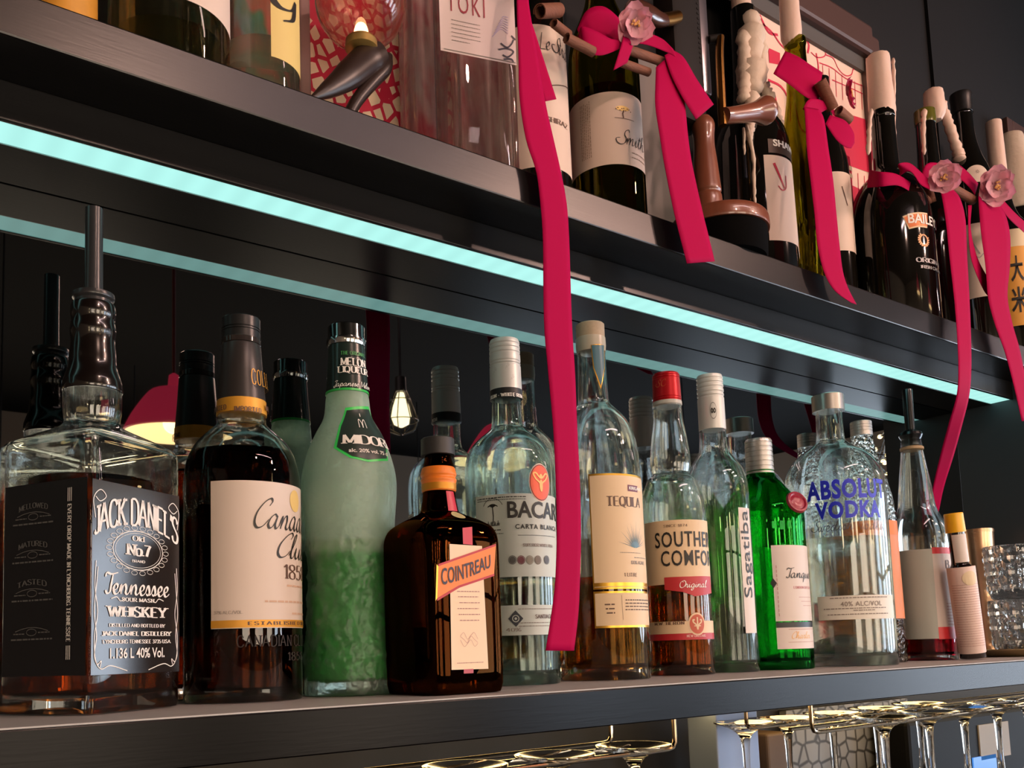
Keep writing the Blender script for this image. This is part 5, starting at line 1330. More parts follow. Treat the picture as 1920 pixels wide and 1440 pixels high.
# square clear whisky
b = Bottle('whisky_bottle', 'square clear glass whisky bottle with pale rectangular label on the upper shelf', 'bottle', 898, 1.115, ZU0, flatdeg=22)
b.glass([(-300, 24), (-250, 26), (-200, 30, 2.2), (-178, 48, 4), (-160, 61, 9), (-140, 63, 10, 1), (330, 63, 10)], glass('crystal_clear_glass', (.98, .98, .98), clear=.35), N=96, th=.004, bth=.006, heel=.004)
R = b.surf(22, True)
lab = wrap('label', flat_rect(bmesh.new(), R.s(826, 100), R.s(968, 120), R.zv(112, 0), R.zv(-90, 0)), R, mat('pinkish_paper', 'd9c3c0', .55), b.root, .0005)
sA = R.s(834, 20)
bm = fontmesh('TOKI', -.004, .95, 1.25); fit(bm, R.s(838, 20), R.s(908, 20), R.zv(36, 0), R.zv(0, 0)); wrap('lettering', bm, R, mat('maroon_ink', '9a2638', .5), lab, .001)
bm = bmesh.new()
for k in range(6): dashes(bm, R.s(846, 60), R.s(900 if k < 5 else 880, 70), R.zv(52 + 7.5 * k, 0), .0006, k)
s0_ = R.s(832, 100); flat_rect(bm, s0_, R.s(966, 120), R.zv(109, 0), R.zv(107.5, 0))
wrap('fine_print', bm, R, I_grey, lab, .001)
bm = bmesh.new()
def rp(u, v):
    s = R.s(u, v); return (s, R.zv(v, s))
for pth in ([(938, 82), (950, 90), (958, 84), (962, 76)], [(934, 94), (950, 92), (962, 98), (952, 108), (942, 104)], [(944, 112), (958, 112), (962, 118)], [(958, 68), (966, 76)]):
    pline(bm, [tuple(q) for q in crom([rp(*q) for q in pth], 5)], lambda *a: .0016)
wrap('brush_mark', bm, R, mat('soft_black_ink', '4a4450', .6), lab, .001)
bm = bmesh.new()
for k in range(7): pline(bm, [tuple(q) for q in crom([rp(922 + 3 * k, 70 - 6 * k), rp(938 + k, 56 - 4 * k), rp(952, 64 - 5 * k)], 5)], lambda *a: .0007)
wrap('emblem', bm, R, mat('lilac_ink', 'b7a6c4', .6), lab, .0009)

# --- wine bottles, candles -------------------------------------------------------------------------
b = Bottle('wine_bottle', 'dark wine bottle with cream label partly behind the longest ribbon', 'bottle', 1008, 1.130, ZU0)
b.glass([(-260, 26), (-120, 28), (-50, 36), (0, 58), (40, 66, 2, 1), (380, 68)], G_dark, th=.003, bth=.01)
lab, sf, (s0, s1, z0, z1) = b.label(-40, 95, 52, 318, P_wine, deg=40)
text(sf, lab, 'Le Stras', 1012, 1068, 70, 104, I_black, 'script', thick=.12, thin=.04, track=-.02, slant=.2)
text(sf, lab, 'SHIRAZ', 1022, 1062, 224, 234, I_brown, 'serif', thick=.2, thin=.08)
bm = bmesh.new(); pline(bm, [(sf.s(1030, 160), sf.zv(165, 0)), (sf.s(1066, 140), sf.zv(142, 0))], lambda *a: .001); wrap('rule', bm, sf, I_brown, lab, .0009)
b = Bottle('wine_bottle', 'olive-yellow wine bottle with white label under the flower bow', 'bottle', 1147, 1.115, ZU0)
b.glass([(-190, 23), (-60, 25), (0, 28), (40, 42), (75, 58), (110, 66), (140, 68, 2, 1), (430, 70)], G_olive, th=.003, bth=.01, punt=.02)
b.fill(150, glass('golden_wine', (.80, .74, .28), ior=1.34))
lab, sf, (s0, s1, z0, z1) = b.label(-78, 78, 172, 308, P_wine, deg=8)
text(sf, lab, 'Smith', 1154, 1204, 246, 276, I_black, 'script', thick=.10, thin=.04, track=-.03, slant=.25)
bm = bmesh.new()
for k in range(6):
    s = sf.s(1090, 240) + .0023 * k
    z = z0 + .012
    rnd = random.Random(k)
    while z < z1 - .008:
        l = rnd.uniform(.001, .004); flat_rect(bm, s, s + .0009, z, z + l); z += l + .0008
dashes(bm, sf.s(1184, 285), sf.s(1206, 285), sf.zv(284, 0), .001, 2); dashes(bm, sf.s(1184, 295), sf.s(1206, 295), sf.zv(293, 0), .001, 3)
wrap('fine_print', bm, sf, mat('tan_ink', '9b8270', .6), lab, .0009)
bm = bmesh.new(); s = sf.s(1168, 215); z = sf.zv(222, s)
pline(bm, [(s, z), (s - .0006, z + .005), (s + .001, z + .009)], lambda *a: .0016)
pline(bm, [(s - .010, z - .0002), (s + .014, z - .0006)], lambda *a: .0005)
for k in range(9): flat_ell(bm, s - .008 + .0022 * k, z + .010 + .0015 * sin(k * 2.2), .0007, .0007, 8)
wrap('tree_drawing', bm, sf, I_brown, lab, .0009)
wrap('tree_crown', flat_ell(bmesh.new(), s, z + .011, .008, .003), sf, mat('pale_gold_print', 'e8c57a', .45, .2), lab, .0007)

M_wax = mat('candle_wax', 'e0c0b0', .5, subs=.25, bump=.25, bscale=90)
M_waxw = mat('old_wax_drips', 'cdb7a4', .6, bump=.5, bscale=120)
def candle(u0, v0, u1, v1, hw, y, label, seed=0, rag=True):
    """tapered candle standing in a bottle mouth"""
    p1 = at(u1, v1, y); s = proj(p1)[2] / FP * .95
    q0 = z_for(v0, p1.x, p1.y)
    t = thing('candle', label, 'candle', (p1.x, p1.y, p1.z), 'candles standing in bottles'); h = q0 - p1.z; r = hw * s
    rows = [(h, r * .55), (h - r * .15, r * .85), (h - r * .4, r * .95), (h * .5, r), (0, r * 1.02), (-.012, r * .55)]
    bm = bmesh.new(); lathe(bm, dens([(z, a, 2, 0) for z, a in rows], 3), 32)
    rnd = random.Random(seed)
    for v in bm.verts: v.co += Vector((rnd.uniform(-1, 1), rnd.uniform(-1, 1), rnd.uniform(-1, 1))) * r * .03
    finish('candle_body', bm, M_wax, t)
    bm = bmesh.new(); tube(bm, [(0, 0, h - .002), (.0005, 0, h + .004), (.002, 0, h + .008)], .0007, 6); finish('wick', bm, I_black, t)
    return t, p1, s
def drips(t, paths, m=M_waxw, seed=1):
    """lumpy runs of wax: (points in photo terms with depth, radius px)"""
    rnd = random.Random(seed)
    for pts, r0, r1 in paths:
        bm = bmesh.new()
        P = crom([at(*q) for q in pts], 7); n = len(P)
        rs = [((r0 + (r1 - r0) * i / (n - 1)) * (.75 + .5 * rnd.random())) * proj(Vector(P[0]))[2] / FP for i in range(n)]
        rs[-1] *= .5; rs[0] *= .6
        tube(bm, [Vector(q) - t.location + Vector((rnd.uniform(-.0008, .0008), 0, 0)) for q in P], rs, 10)
        finish('wax_drip', bm, m, t, angle=0)
# hand-crank grinder -----------------------------------------------------------------------------------
M_wood = mat('turned_wood', '7a4532', .3, coat=.5, vary=.25, bscale=14, stretch=(6, 6, 1))
M_iron = mat('dark_cast_iron', '15100e', .65, 0.0, spec=.2)
M_brass = mat('old_brass', 'a8793f', .28, 1.0)
yg = 1.07
bx = x_for(1352, yg * D, ZU)
t = thing('hand_crank_grinder', 'antique hand-crank grinder with turned wooden post, round wooden base and brass crank', 'grinder', (bx, yg * D, ZU0))
sg = proj((bx, yg * D, ZU))[2] / FP * .93
rb = 98 * sg
bm = bmesh.new(); zb1 = z_for(442, bx, yg * D) - ZU0; zb2 = z_for(405, bx, yg * D) - ZU0
zb1 = max(zb1, .012); zb2 = zb1 + 30 * sg
lathe(bm, dens([(zb2 + .003, rb * .2, 2, 0), (zb2 + .002, rb * .8, 2, 0), (zb2 - .002, rb * .97, 2, 0), (zb1 + .004, rb, 2, 0), (zb1, rb * .99, 2, 1), (zb1 - .0002, rb * .96, 2, 0)], 4), 64)
finish('base', bm, M_wood, t)
bm = bmesh.new(); lathe(bm, [(zb1, rb * .95), (.003, rb * .93), (0, rb * .9)], 64); finish('base_foot', bm, mat('black_felt', '060505', .9, spec=.05), t)
def gp(u, v, y=yg):
    q = at(u, v, y); return Vector((q.x - bx, q.y - yg * D, q.z - ZU0))
pc = gp(1322, 300, 1.065)
bm = bmesh.new()
rows = [(z_for(v, bx + pc.x, yg * D + pc.y) - ZU0, hw * sg) for v, hw in ((222, 15), (230, 21), (240, 23), (255, 21), (275, 20.5), (300, 23), (335, 26), (358, 28), (362, 27.5), (366, 25.5), (370, 28), (385, 29), (412, 31))]
lathe(bm, dens([(z, r, 2, 0) for z, r in rows], 3), 32, cx=pc.x, cyy=pc.y); finish('post', bm, M_wood, t)
bm = bmesh.new()
q0, q1 = gp(1264, 100, 1.065), gp(1318, 100, 1.065)
zt1 = gp(1300, -110).z; zb_ = gp(1300, 232).z
box(bm, q0.x, q1.x, q0.y - .002, q0.y + .030, zb_, zt1, .006); finish('body_plate', bm, M_iron, t, angle=40)
bm = bmesh.new(); a = gp(1316, 100, 1.060); c = gp(1338, 100, 1.060); box(bm, a.x, c.x, a.y + .004, a.y + .026, gp(1330, 180).z, zt1, .004); finish('steel_rim', bm, mat('worn_steel', '8f8a92', .3, .9), t, angle=40)
bm = bmesh.new()
for k in range(26): 
    zz = zb_ + (zt1 - zb_) * (.32 + .65 * k / 25); box(bm, a.x - .0035, a.x - .0005, a.y + .0005, a.y + .006, zz, zz + .0022)
finish('milled_edge', bm, M_iron, t, smooth=False)
bm = bmesh.new(); tube(bm, crom([gp(*q) for q in ((1350, 70, 1.050), (1349, 105, 1.050), (1352, 170, 1.050), (1355, 236, 1.050))], 4), .0042, 10, sx=1.3); finish('crank_arm', bm, M_brass, t)
bm = bmesh.new(); tube(bm, [gp(1352, 72, 1.055), gp(1346, 72, 1.055), gp(1330, 74, 1.065)], .005, 12); finish('crank_pin', bm, M_iron, t)
bm = bmesh.new(); kk = [gp(*q) for q in ((1358, 217, 1.045), (1372, 216, 1.043), (1395, 213, 1.040), (1415, 210, 1.037), (1430, 208, 1.035), (1437, 207, 1.035))]
tube(bm, crom(kk, 4), [r * sg for r in np.interp(np.linspace(0, 1, 21), [0, .3, .6, .85, .97, 1], [16, 17, 20, 29, 29, 22])], 24); finish('crank_knob', bm, M_wood, t)
bm = bmesh.new(); kk = [gp(*q) for q in ((1268, 33, 1.055), (1250, 38, 1.050), (1232, 36, 1.045), (1210, 26, 1.040), (1190, 22, 1.035), (1180, 20, 1.035))]
tube(bm, crom(kk, 4), [r * sg for r in np.interp(np.linspace(0, 1, 21), [0, .2, .5, .8, .96, 1], [10, 11, 17, 22, 19, 10])], 24); finish('side_handle', bm, mat('dark_turned_wood', '4a2a20', .25, coat=.5), t)
bm = bmesh.new(); kk = [gp(*q) for q in ((1270, 32, 1.055), (1256, 36, 1.052), (1236, 38, 1.046))]; tube(bm, kk, [12 * sg, 13 * sg, 12.5 * sg], 20); finish('ferrule', bm, M_brass, t)

b = Bottle('wine_bottle', 'dark wine bottle with candle and wax runs, and a red V on its label', 'bottle', 1428, 1.150, ZU0)
b.glass([(20, 24), (60, 25), (170, 28), (205, 36), (230, 52), (255, 65), (280, 72, 2, 1), (520, 76)], G_dark, th=.003, bth=.01)
lab, sf, (s0, s1, z0, z1) = b.label(1437, 1490, 292, 452, P_wine, deg=40)
s = s1; wrap('torn_corner', flat_poly(bmesh.new(), [(s1 - .010, z0), (s1, z0), (s1, z0 - .014), (s1 - .004, z0 - .010)]), sf, P_wine, lab, .0004)
wrap('stain', flat_ell(bmesh.new(), s1 - .004, z0 + .001, .003, .006), sf, mat('brown_stain', 'a9794d', .6), lab, .0007)
nb = wrap('neck_label', flat_rect(bmesh.new(), sf.s(1440, 275), sf.s(1486, 275), sf.zv(288, 0), sf.zv(262, 0)), sf, mat('bronze_band', '4a3a30', .4, .3), b.root, .0006)
text(sf, nb, 'SHAW', 1449, 1484, 268, 281, I_white, 'sans', bold=.03, off=.001)
bm = bmesh.new(); s = sf.s(1462, 330); z = sf.zv(330, s)
pline(bm, [(s - .008, z + .016), (s + .006, z - .016)], lambda dx, dy, t_: .0040 * (1 - .5 * t_))
pline(bm, [tuple(q) for q in crom([(s - .004, z - .014), (s + .002, z - .019), (s + .009, z - .014), (s + .010, z + .002)], 6)], lambda *a: .0016)
wrap('lettering', bm, sf, mat('crimson_ink', 'b0203c', .5), lab, .0009)
t, p1, s = candle(-90, -60, 1392, 40, 18, 1.150, 'white candle in the dark bottle behind the crank knob')
drips(t, [([(1404, 25, 1.135), (1408, 70, 1.130), (1408, 120, 1.125), (1410, 175, 1.12)], 21, 24), ([(1392, 60, 1.13), (1396, 110, 1.125), (1396, 160, 1.12), (1394, 190, 1.115)], 13, 11), ([(1424, 50, 1.135), (1428, 110, 1.13), (1428, 160, 1.125)], 12, 10), ([(1410, 180, 1.112), (1408, 215, 1.10), (1406, 240, 1.092), (1404, 262, 1.088)], 16, 5),
          ([(1428, 160, 1.12), (1444, 185, 1.11), (1458, 215, 1.10), (1466, 240, 1.095)], 12, 5), ([(1400, 235, 1.085), (1412, 290, 1.078), (1414, 350, 1.078), (1416, 388, 1.078)], 4, 2.5), ([(1394, 240, 1.09), (1396, 290, 1.082)], 3, 2)], seed=4)
b = Bottle('wine_bottle', 'slender olive glass bottle with dry stems inside, white candle and dark pink bow', 'bottle', 1526, 1.110, ZU0)
b.glass([(76, 21), (84, 22), (96, 20), (140, 21.5), (180, 24), (215, 30), (250, 36), (290, 39), (330, 41, 2, 1), (590, 42)], G_olive, th=.003, bth=.01, punt=.01)
bm = bmesh.new(); rnd = random.Random(5); rr0 = b.r(30)
for k in range(16):
    a = rnd.uniform(0, 2 * pi); r = rr0 * rnd.uniform(.2, .9); h = rnd.uniform(.06, .14)
    tube(bm, crom([(r * cos(a), r * sin(a), .012), (r * cos(a + .5), r * sin(a + .5), h * .4), (r * .7 * cos(a + 1), r * .7 * sin(a + 1), h)], 3), .0009, 6)
    for j in range(3):
        z = h * rnd.uniform(.3, .95); bmesh.ops.create_icosphere(bm, subdivisions=1, radius=.004, matrix=Matrix.Translation((r * .8 * cos(a + .8), r * .8 * sin(a + .8), max(z, .02))) @ Matrix.Diagonal((.8, .8, 1.6, 1)))
finish('dried_stems', bm, mat('dry_yellow_stems', 'b79a2a', .6, vary=.5, bscale=60), b.root)
candle(-110, -20, 1484, 72, 19, 1.112, 'white candle in the slender olive bottle')
b = Bottle('wine_bottle', 'wine bottle with pale worn label half hidden behind the slender olive bottle', 'bottle', 1572, 1.175, ZU0)
b.glass([(150, 18), (230, 20), (270, 32), (300, 40), (320, 43, 2, 1), (560, 44)], G_dark, th=.003, bth=.01)
lab, sf, _ = b.label(-20, 88, 322, 470, P_wine, deg=40)
bm = bmesh.new(); pline(bm, [(sf.s(1578, 350), sf.zv(350, 0)), (sf.s(1588, 380), sf.zv(385, 0))], lambda *a: .0016); wrap('lettering', bm, sf, I_brown, lab, .0009)
b = Bottle('spirit_bottle', 'small red-foiled bottle just left of the round black cream-liqueur bottle', 'bottle', 1596, 1.198, ZU0)
b.glass([(300, 20), (306, 22), (360, 22), (380, 23), (410, 24, 2, 1), (580, 24)], G_dark, th=.003, bth=.01)
nb = b.solid('foil_wrap', [(304, 20), (305, 23.5), (360, 23.6), (380, 24.5), (405, 25.4), (406, 22)], mat('red_foil', 'c4183e', .35, .2), smooth=True)
sf = b.surf(0)
for v in (312, 326): wrap('cream_band', flat_rect(bmesh.new(), sf.s(-85, v), sf.s(85, v), sf.zv(v + 8, 0), sf.zv(v, 0)), sf, P_cream, nb, .003)
# round black cream-liqueur bottle
b = Bottle('liqueur_bottle', 'round-shouldered black cream-liqueur bottle with orange crest and tall candle', 'bottle', 1686, 1.100, ZU0)
b.glass([(212, 24), (222, 26), (232, 24.5), (300, 26), (325, 29), (338, 44), (352, 58), (375, 70), (405, 78), (440, 81, 2, 1), (640, 82)], G_dark, th=.003, bth=.01)
sf = b.surf(30)
def cp_(u, v):
    s = sf.s(u, v); return (s, sf.zv(v, s))
cr_ = wrap('crest', flat_poly(bmesh.new(), [cp_(*q) for q in ((1692, 406), (1706, 400), (1722, 398), (1738, 400), (1738, 428), (1722, 426), (1704, 430))]), sf, P_cream, b.root, .0005)
wrap('crest_field', flat_poly(bmesh.new(), [cp_(*q) for q in ((1695, 408), (1707, 403), (1722, 401), (1738, 403), (1738, 425), (1722, 423), (1705, 427))]), sf, mat('copper_orange', 'b8622a', .4, .3), cr_, .0008)
text(sf, cr_, 'BAILEYS', 1702, 1760, 404, 422, I_white, 'sans', bold=.02, cond=.8, off=.0013)
bm = bmesh.new(); c0 = cp_(1732, 450)
for k in range(14):
    a = radians(120 + 20 * k); pline(bm, [(c0[0] + .006 * cos(a), c0[1] + .006 * sin(a)), (c0[0] + .010 * cos(a + .1), c0[1] + .0105 * sin(a + .1))], lambda *q: .0022)
flat_ring(bm, c0[0], c0[1], .0065, .0075, .002)
wrap('wreath', bm, sf, mat('pale_copper', 'c08a62', .45, .3), b.root, .0006)
text(sf, b.root, 'ORIGINAL', 1717, 1765, 486, 495, mat('pale_silver_ink', 'b8b0b2', .5), 'serif', thick=.2, thin=.1, off=.0008)
text(sf, b.root, 'IRISH CREAM', 1726, 1765, 501, 507, mat('pale_silver_ink', 'b8b0b2', .5), 'serif', thick=.2, thin=.1, off=.0008)
t, p1, s = candle(0, 104, 1654, 214, 23, 1.100, 'thick pale pink candle in the round black cream-liqueur bottle', 2)
drips(t, [([(1675, 110, 1.095), (1676, 150, 1.095), (1676, 200, 1.093), (1677, 240, 1.085), (1680, 310, 1.08)], 3, 3), ([(1634, 205, 1.09), (1630, 240, 1.086), (1628, 290, 1.084)], 3.5, 4)], m=M_wax, seed=2)
# dark bottle with dripping candle
b = Bottle('wine_bottle', 'dark green wine bottle with short dripping candle beside the round black bottle', 'bottle', 1772, 1.130, ZU0)
b.glass([(210, 20), (222, 21), (232, 20), (300, 22), (345, 26), (375, 37), (400, 44), (420, 46, 2, 1), (640, 47)], G_dark, th=.003, bth=.01)
b.solid('lip', [(209, 19), (210, 21.5), (226, 22), (234, 21), (235, 18)], mat('olive_lip_glass', '5c5a20', .12, coat=.6))
t, p1, s = candle(0, 169, 1753, 213, 19, 1.130, 'short pale candle with long wax runs in the dark green bottle', 3)
drips(t, [([(1765, 190, 1.122), (1774, 220, 1.12), (1786, 255, 1.115), (1797, 288, 1.112), (1800, 302, 1.11)], 8, 10), ([(1733, 205, 1.12), (1731, 240, 1.118), (1733, 290, 1.116)], 5, 3)], m=M_wax, seed=6)
# tall black wine with round neck label
b = Bottle('wine_bottle', 'tall black wine bottle with pale disc neck label and cream body label', 'bottle', 1846, 1.115, ZU0)
b.glass([(178, 19), (182, 21), (212, 20.5), (216, 22), (219, 20), (260, 22), (295, 30), (325, 42), (355, 48, 2, 1), (640, 49)], G_dark, th=.003, bth=.01)
b.solid('capsule', [(177, 18), (178, 22), (184, 23), (190, 21.5), (213, 21.3), (214, 19)], C_black)
sf = b.surf(8)
s = sf.s(1832, 320); z = sf.zv(325, s)
nl = wrap('neck_label', flat_ell(bmesh.new(), s, z, .019, .0155), sf, P_wine, b.root, .0008, step=.002)
bm = bmesh.new()
for k in range(7):
    a = radians(40 + 50 * k); pline(bm, [(s + .001 * cos(a), z + .003 + .001 * sin(a)), (s + .0035 * cos(a), z + .003 + .0035 * sin(a))], lambda *q: .0007)
wrap('emblem', bm, sf, I_brown, nl, .0012, step=.002)
lab, sf, _ = b.label(-62, 75, 418, 556, P_wine, deg=10)
bm = bmesh.new(); s = sf.s(1832, 460); z = sf.zv(470, s)
pline(bm, [(s - .006, z + .014), (s + .003, z - .006)], lambda *a: .002); pline(bm, [tuple(q) for q in crom([(s - .004, z - .008), (s + .002, z - .012), (s + .008, z - .006)], 5)], lambda *a: .0014)
wrap('lettering', bm, sf, mat('rosy_grey_ink', '9d8f92', .5), lab, .0009)
t, p1, s = candle(0, 228, 1872, 330, 15, 1.16, 'narrow cream candle behind the tall black wine bottle', 8)
p1_ = t
# bottle under that candle
b = Bottle('wine_bottle', 'wine bottle holding the narrow cream candle, hidden behind the flower', 'bottle', 1884, 1.175, ZU0)
b.glass([(326, 17), (340, 19), (380, 24), (410, 34), (430, 40, 2, 1), (640, 41)], G_dark, th=.003, bth=.01)
# orange-labelled rice-spirit bottle
b = Bottle('rice_spirit_bottle', 'dark bottle with orange label and black brush characters at the right of the upper shelf', 'bottle', 1908, 1.095, ZU0)
b.glass([(330, 18), (380, 20), (410, 30), (428, 44), (445, 54, 2, 1), (650, 55)], G_dark, th=.003, bth=.01)
lab, sf, (s0, s1, z0, z1) = b.label(-84, 84, 432, 612, mat('orange_paper', 'dd9a3a', .55), deg=0)
wrap('label_top', flat_rect(bmesh.new(), s0, s1, z1 - .030, z1), sf, mat('cream_orange_paper', 'e0cba8', .55), lab, .0006)
bm = fontmesh('大', .02); fit(bm, sf.s(1894, 500), sf.s(1918, 500), sf.zv(530, 0), sf.zv(482, 0)); wrap('lettering', bm, sf, I_black, lab, .0009)
bm = fontmesh('米', .02); fit(bm, sf.s(1896, 560), sf.s(1926, 560), sf.zv(588, 0), sf.zv(540, 0)); wrap('lettering', bm, sf, I_black, lab, .0009)
# right-hand frame and wax-covered bottle at the picture edge
b = Bottle('wine_bottle', 'wine bottle coated in pale wax at the right picture edge', 'bottle', 1940, 1.19, ZU0)
b.glass([(260, 24), (300, 30), (330, 40), (360, 46, 2, 1), (640, 48)], G_dark, th=.003, bth=.01)
o = b.solid('wax_coat', [(255, 20), (258, 26), (290, 33), (320, 43), (350, 49), (380, 52), (400, 50), (402, 40)], M_waxw, smooth=True)
q0 = at(1870, 226, 1.28); 
t = thing('picture_frame', 'brown picture frame leaning on the black wall at the far right', 'picture', (q0.x, 1.27 * D, ZU0))
h = q0.z - ZU0
bm = bmesh.new(); box(bm, 0, .025, -.012, .012, 0, h, .002); box(bm, .025, .5, -.012, .012, h - .03, h, .002); finish('frame', bm, M_frame, t, smooth=False)
bm = bmesh.new(); box(bm, .025, .5, -.004, .004, 0, h - .03); finish('print', bm, mat('pink_print', 'c99a96', .6), t, smooth=False)

# ------------------------------------------------------------------ ribbons with bows, cinnamon and flowers
M_rib = mat('magenta_ribbon', (.37, .0015, .056), .7, spec=.06)
M_ribd = M_rib
M_petal = mat('pink_petals', 'ffc4d0', .6, subs=.1)
M_petald = mat('magenta_petals', 'd01a66', .5)
M_cinn = mat('cinnamon_bark', '7a4a36', .75, bump=.4, bscale=90, vary=.3, stretch=(1, 1, 6))
def strip(name, rows, parent, m=M_rib, th=.0005, sub=5):
    """ribbon from rows of (left u, left v, right u, right v, depth[, right depth])"""
    A = crom([tuple(at(q[0], q[1], q[4])) for q in rows], sub); B = crom([tuple(at(q[2], q[3], q[5] if len(q) > 5 else q[4])) for q in rows], sub)
    bm = bmesh.new(); o = Vector(parent.location); K = 6
    V = []
    for a, c in zip(A, B):
        a, c = Vector(a), Vector(c); V.append([a.lerp(c, k / K) - o for k in range(K + 1)])
    n = len(V)
    def nrm(i, k):
        d1 = V[min(i + 1, n - 1)][k] - V[max(i - 1, 0)][k]; d2 = V[i][min(k + 1, K)] - V[i][max(k - 1, 0)]
        c = d1.cross(d2); return c.normalized() if c.length > 1e-12 else Vector((0, -1, 0))
    F = [[bm.verts.new(V[i][k] + nrm(i, k) * th / 2) for k in range(K + 1)] for i in range(n)]
    G = [[bm.verts.new(V[i][k] - nrm(i, k) * th / 2) for k in range(K + 1)] for i in range(n)]
    for i in range(n - 1):
        for k in range(K):
            bm.faces.new((F[i][k], F[i][k + 1], F[i + 1][k + 1], F[i + 1][k])); bm.faces.new((G[i][k], G[i + 1][k], G[i + 1][k + 1], G[i][k + 1]))
        bm.faces.new((F[i][0], F[i + 1][0], G[i + 1][0], G[i][0])); bm.faces.new((F[i][K], G[i][K], G[i + 1][K], F[i + 1][K]))
    for k in range(K):
        bm.faces.new((F[0][k], G[0][k], G[0][k + 1], F[0][k + 1])); bm.faces.new((F[n - 1][k], F[n - 1][k + 1], G[n - 1][k + 1], G[n - 1][k]))
    return finish(name, bm, m, parent, angle=0)
def loop_(name, pts, w_px, parent, m=M_rib):
    """bow loop: a band along photo-plane points with its width running in depth and height"""
    P = crom([tuple(at(*q)) for q in pts], 6); o = Vector(parent.location)
    s = proj(P[0])[2] / FP; bm = bmesh.new(); R_ = []
    for p in P:
        p = Vector(p) - o; d = Vector((.25, .75, .62)).normalized() * w_px * s / 2
        R_.append([bm.verts.new(p - d), bm.verts.new(p), bm.verts.new(p + d)])
    for a, c in zip(R_[:-1], R_[1:]):
        for k in (0, 1): bm.faces.new((a[k], a[k + 1], c[k + 1], c[k]))
    ext = bmesh.ops.solidify(bm, geom=bm.faces[:], thickness=.0005)
    return finish(name, bm, m, parent, angle=0)
def cinnamon(u0, v0, u1, v1, y, r_px, parent, y1=None):
    a = Vector(at(u0, v0, y)); c = Vector(at(u1, v1, y1 or y)); s = proj(a)[2] / FP; r = r_px * s
    d = (c - a).normalized(); e1_ = d.orthogonal().normalized(); e2_ = d.cross(e1_)
    prof = []
    for k in range(26):
        t_ = k / 25; th = -pi * .2 + t_ * 3.6 * pi * .75; rr_ = r * (1 - .30 * t_); prof.append((rr_ * cos(th), rr_ * sin(th)))
    inn = [(x * .86, y_ * .86) for x, y_ in prof[::-1]]
    sec = prof + inn; bm = bmesh.new(); o = Vector(parent.location); rings = []
    for k in range(4):
        p = a.lerp(c, k / 3) - o; rings.append([bm.verts.new(p + e1_ * x + e2_ * y_) for x, y_ in sec])
    loft(bm, rings); return finish('cinnamon_stick', bm, M_cinn, parent, angle=40)
def flower(u, v, y, r_px, parent, m=M_petal, n=6, tilt=(0, -1, -.25), layers=2, seed=0):
    p = Vector(at(u, v, y)); s = proj(p)[2] / FP; r = r_px * s; o = Vector(parent.location)
    ax = Vector(tilt).normalized(); e1_ = ax.orthogonal().normalized(); e2_ = ax.cross(e1_); rnd = random.Random(seed)
    bm = bmesh.new()
    for L in range(layers):
        for k in range(n):
            a = 2 * pi * (k + .5 * L) / n + rnd.uniform(-.15, .15); R_ = r * (1 - .32 * L) * rnd.uniform(.9, 1.08); cup = .25 + .35 * L
            dr = e1_ * cos(a) + e2_ * sin(a); tn = -e1_ * sin(a) + e2_ * cos(a); rows = []
            for i in range(7):
                f = i / 6; wd = R_ * .60 * sin(pi * (.12 + .80 * f)) ** .8 * (1.0 if f < .8 else .93)
                base = p - o + dr * (R_ * f) + ax * (R_ * cup * f * f + r * .12 * L + R_ * .06 * sin(5 * f + k))
                rows.append([bm.verts.new(base + tn * wd * x + ax * (abs(x) ** 2 * R_ * .14)) for x in (-1, -.5, 0, .5, 1)])
            for a_, c_ in zip(rows[:-1], rows[1:]):
                for i in range(4): bm.faces.new((a_[i], a_[i + 1], c_[i + 1], c_[i]))
    bmesh.ops.solidify(bm, geom=bm.faces[:], thickness=.0004)
    f = finish('flower', bm, m, parent, angle=0)
    bm = bmesh.new()
    for k in range(14):
        a = rnd.uniform(0, 2 * pi); q = r * .22 * rnd.random(); c = p - o + (e1_ * cos(a) + e2_ * sin(a)) * q + ax * r * .30
        bmesh.ops.create_icosphere(bm, subdivisions=1, radius=r * .06, matrix=Matrix.Translation(c)); 
    finish('flower_centre', bm, mat('flower_centre', 'e9b06a', .6), f)
    return f
def ribbon(label, u, v, y):
    p = at(u, v, y); return thing('ribbon_bow', label, 'ribbon', tuple(p), 'magenta ribbons with bows')
# long ribbon
t = ribbon('longest magenta ribbon hanging across both shelves past the rum bottle', 1000, 40, .99)
strip('tail', [(972, -60, 1000, -60, 1.0), (969, 0, 990, -10, .995), (972, 100, 1006, 95, .99), (974, 180, 1022, 190, .985), (986, 260, 1038, 262, .982), (1005, 320, 1051, 320, .98), (1013, 380, 1062, 380, .978), (1018, 450, 1067, 450, .977), (1020, 600, 1072, 602, .975), (1028, 700, 1078, 702, .974), (1037, 800, 1082, 802, .973), (1042, 900, 1087, 902, .972), (1044, 1000, 1089, 1002, .971), (1041, 1090, 1087, 1092, .97), (1034, 1150, 1084, 1152, .969), (1023, 1220, 1076, 1220, .968)], t)
strip('tail', [(972, -60, 1000, -60, 1.003), (976, 20, 990, 10, 1.0), (990, 90, 1006, 70, .994), (1010, 150, 1022, 120, .991), (1022, 190, 1043, 186, .989)], t)
strip('band', [(985, -20, 975, -60, 1.02), (1060, -40, 1050, -80, 1.03), (1090, -30, 1080, -70, 1.05)], t)
cinnamon(1012, 22, 1048, 20, 1.03, 15, t, 1.04); cinnamon(1038, 44, 1066, 66, 1.02, 10, t, 1.03)
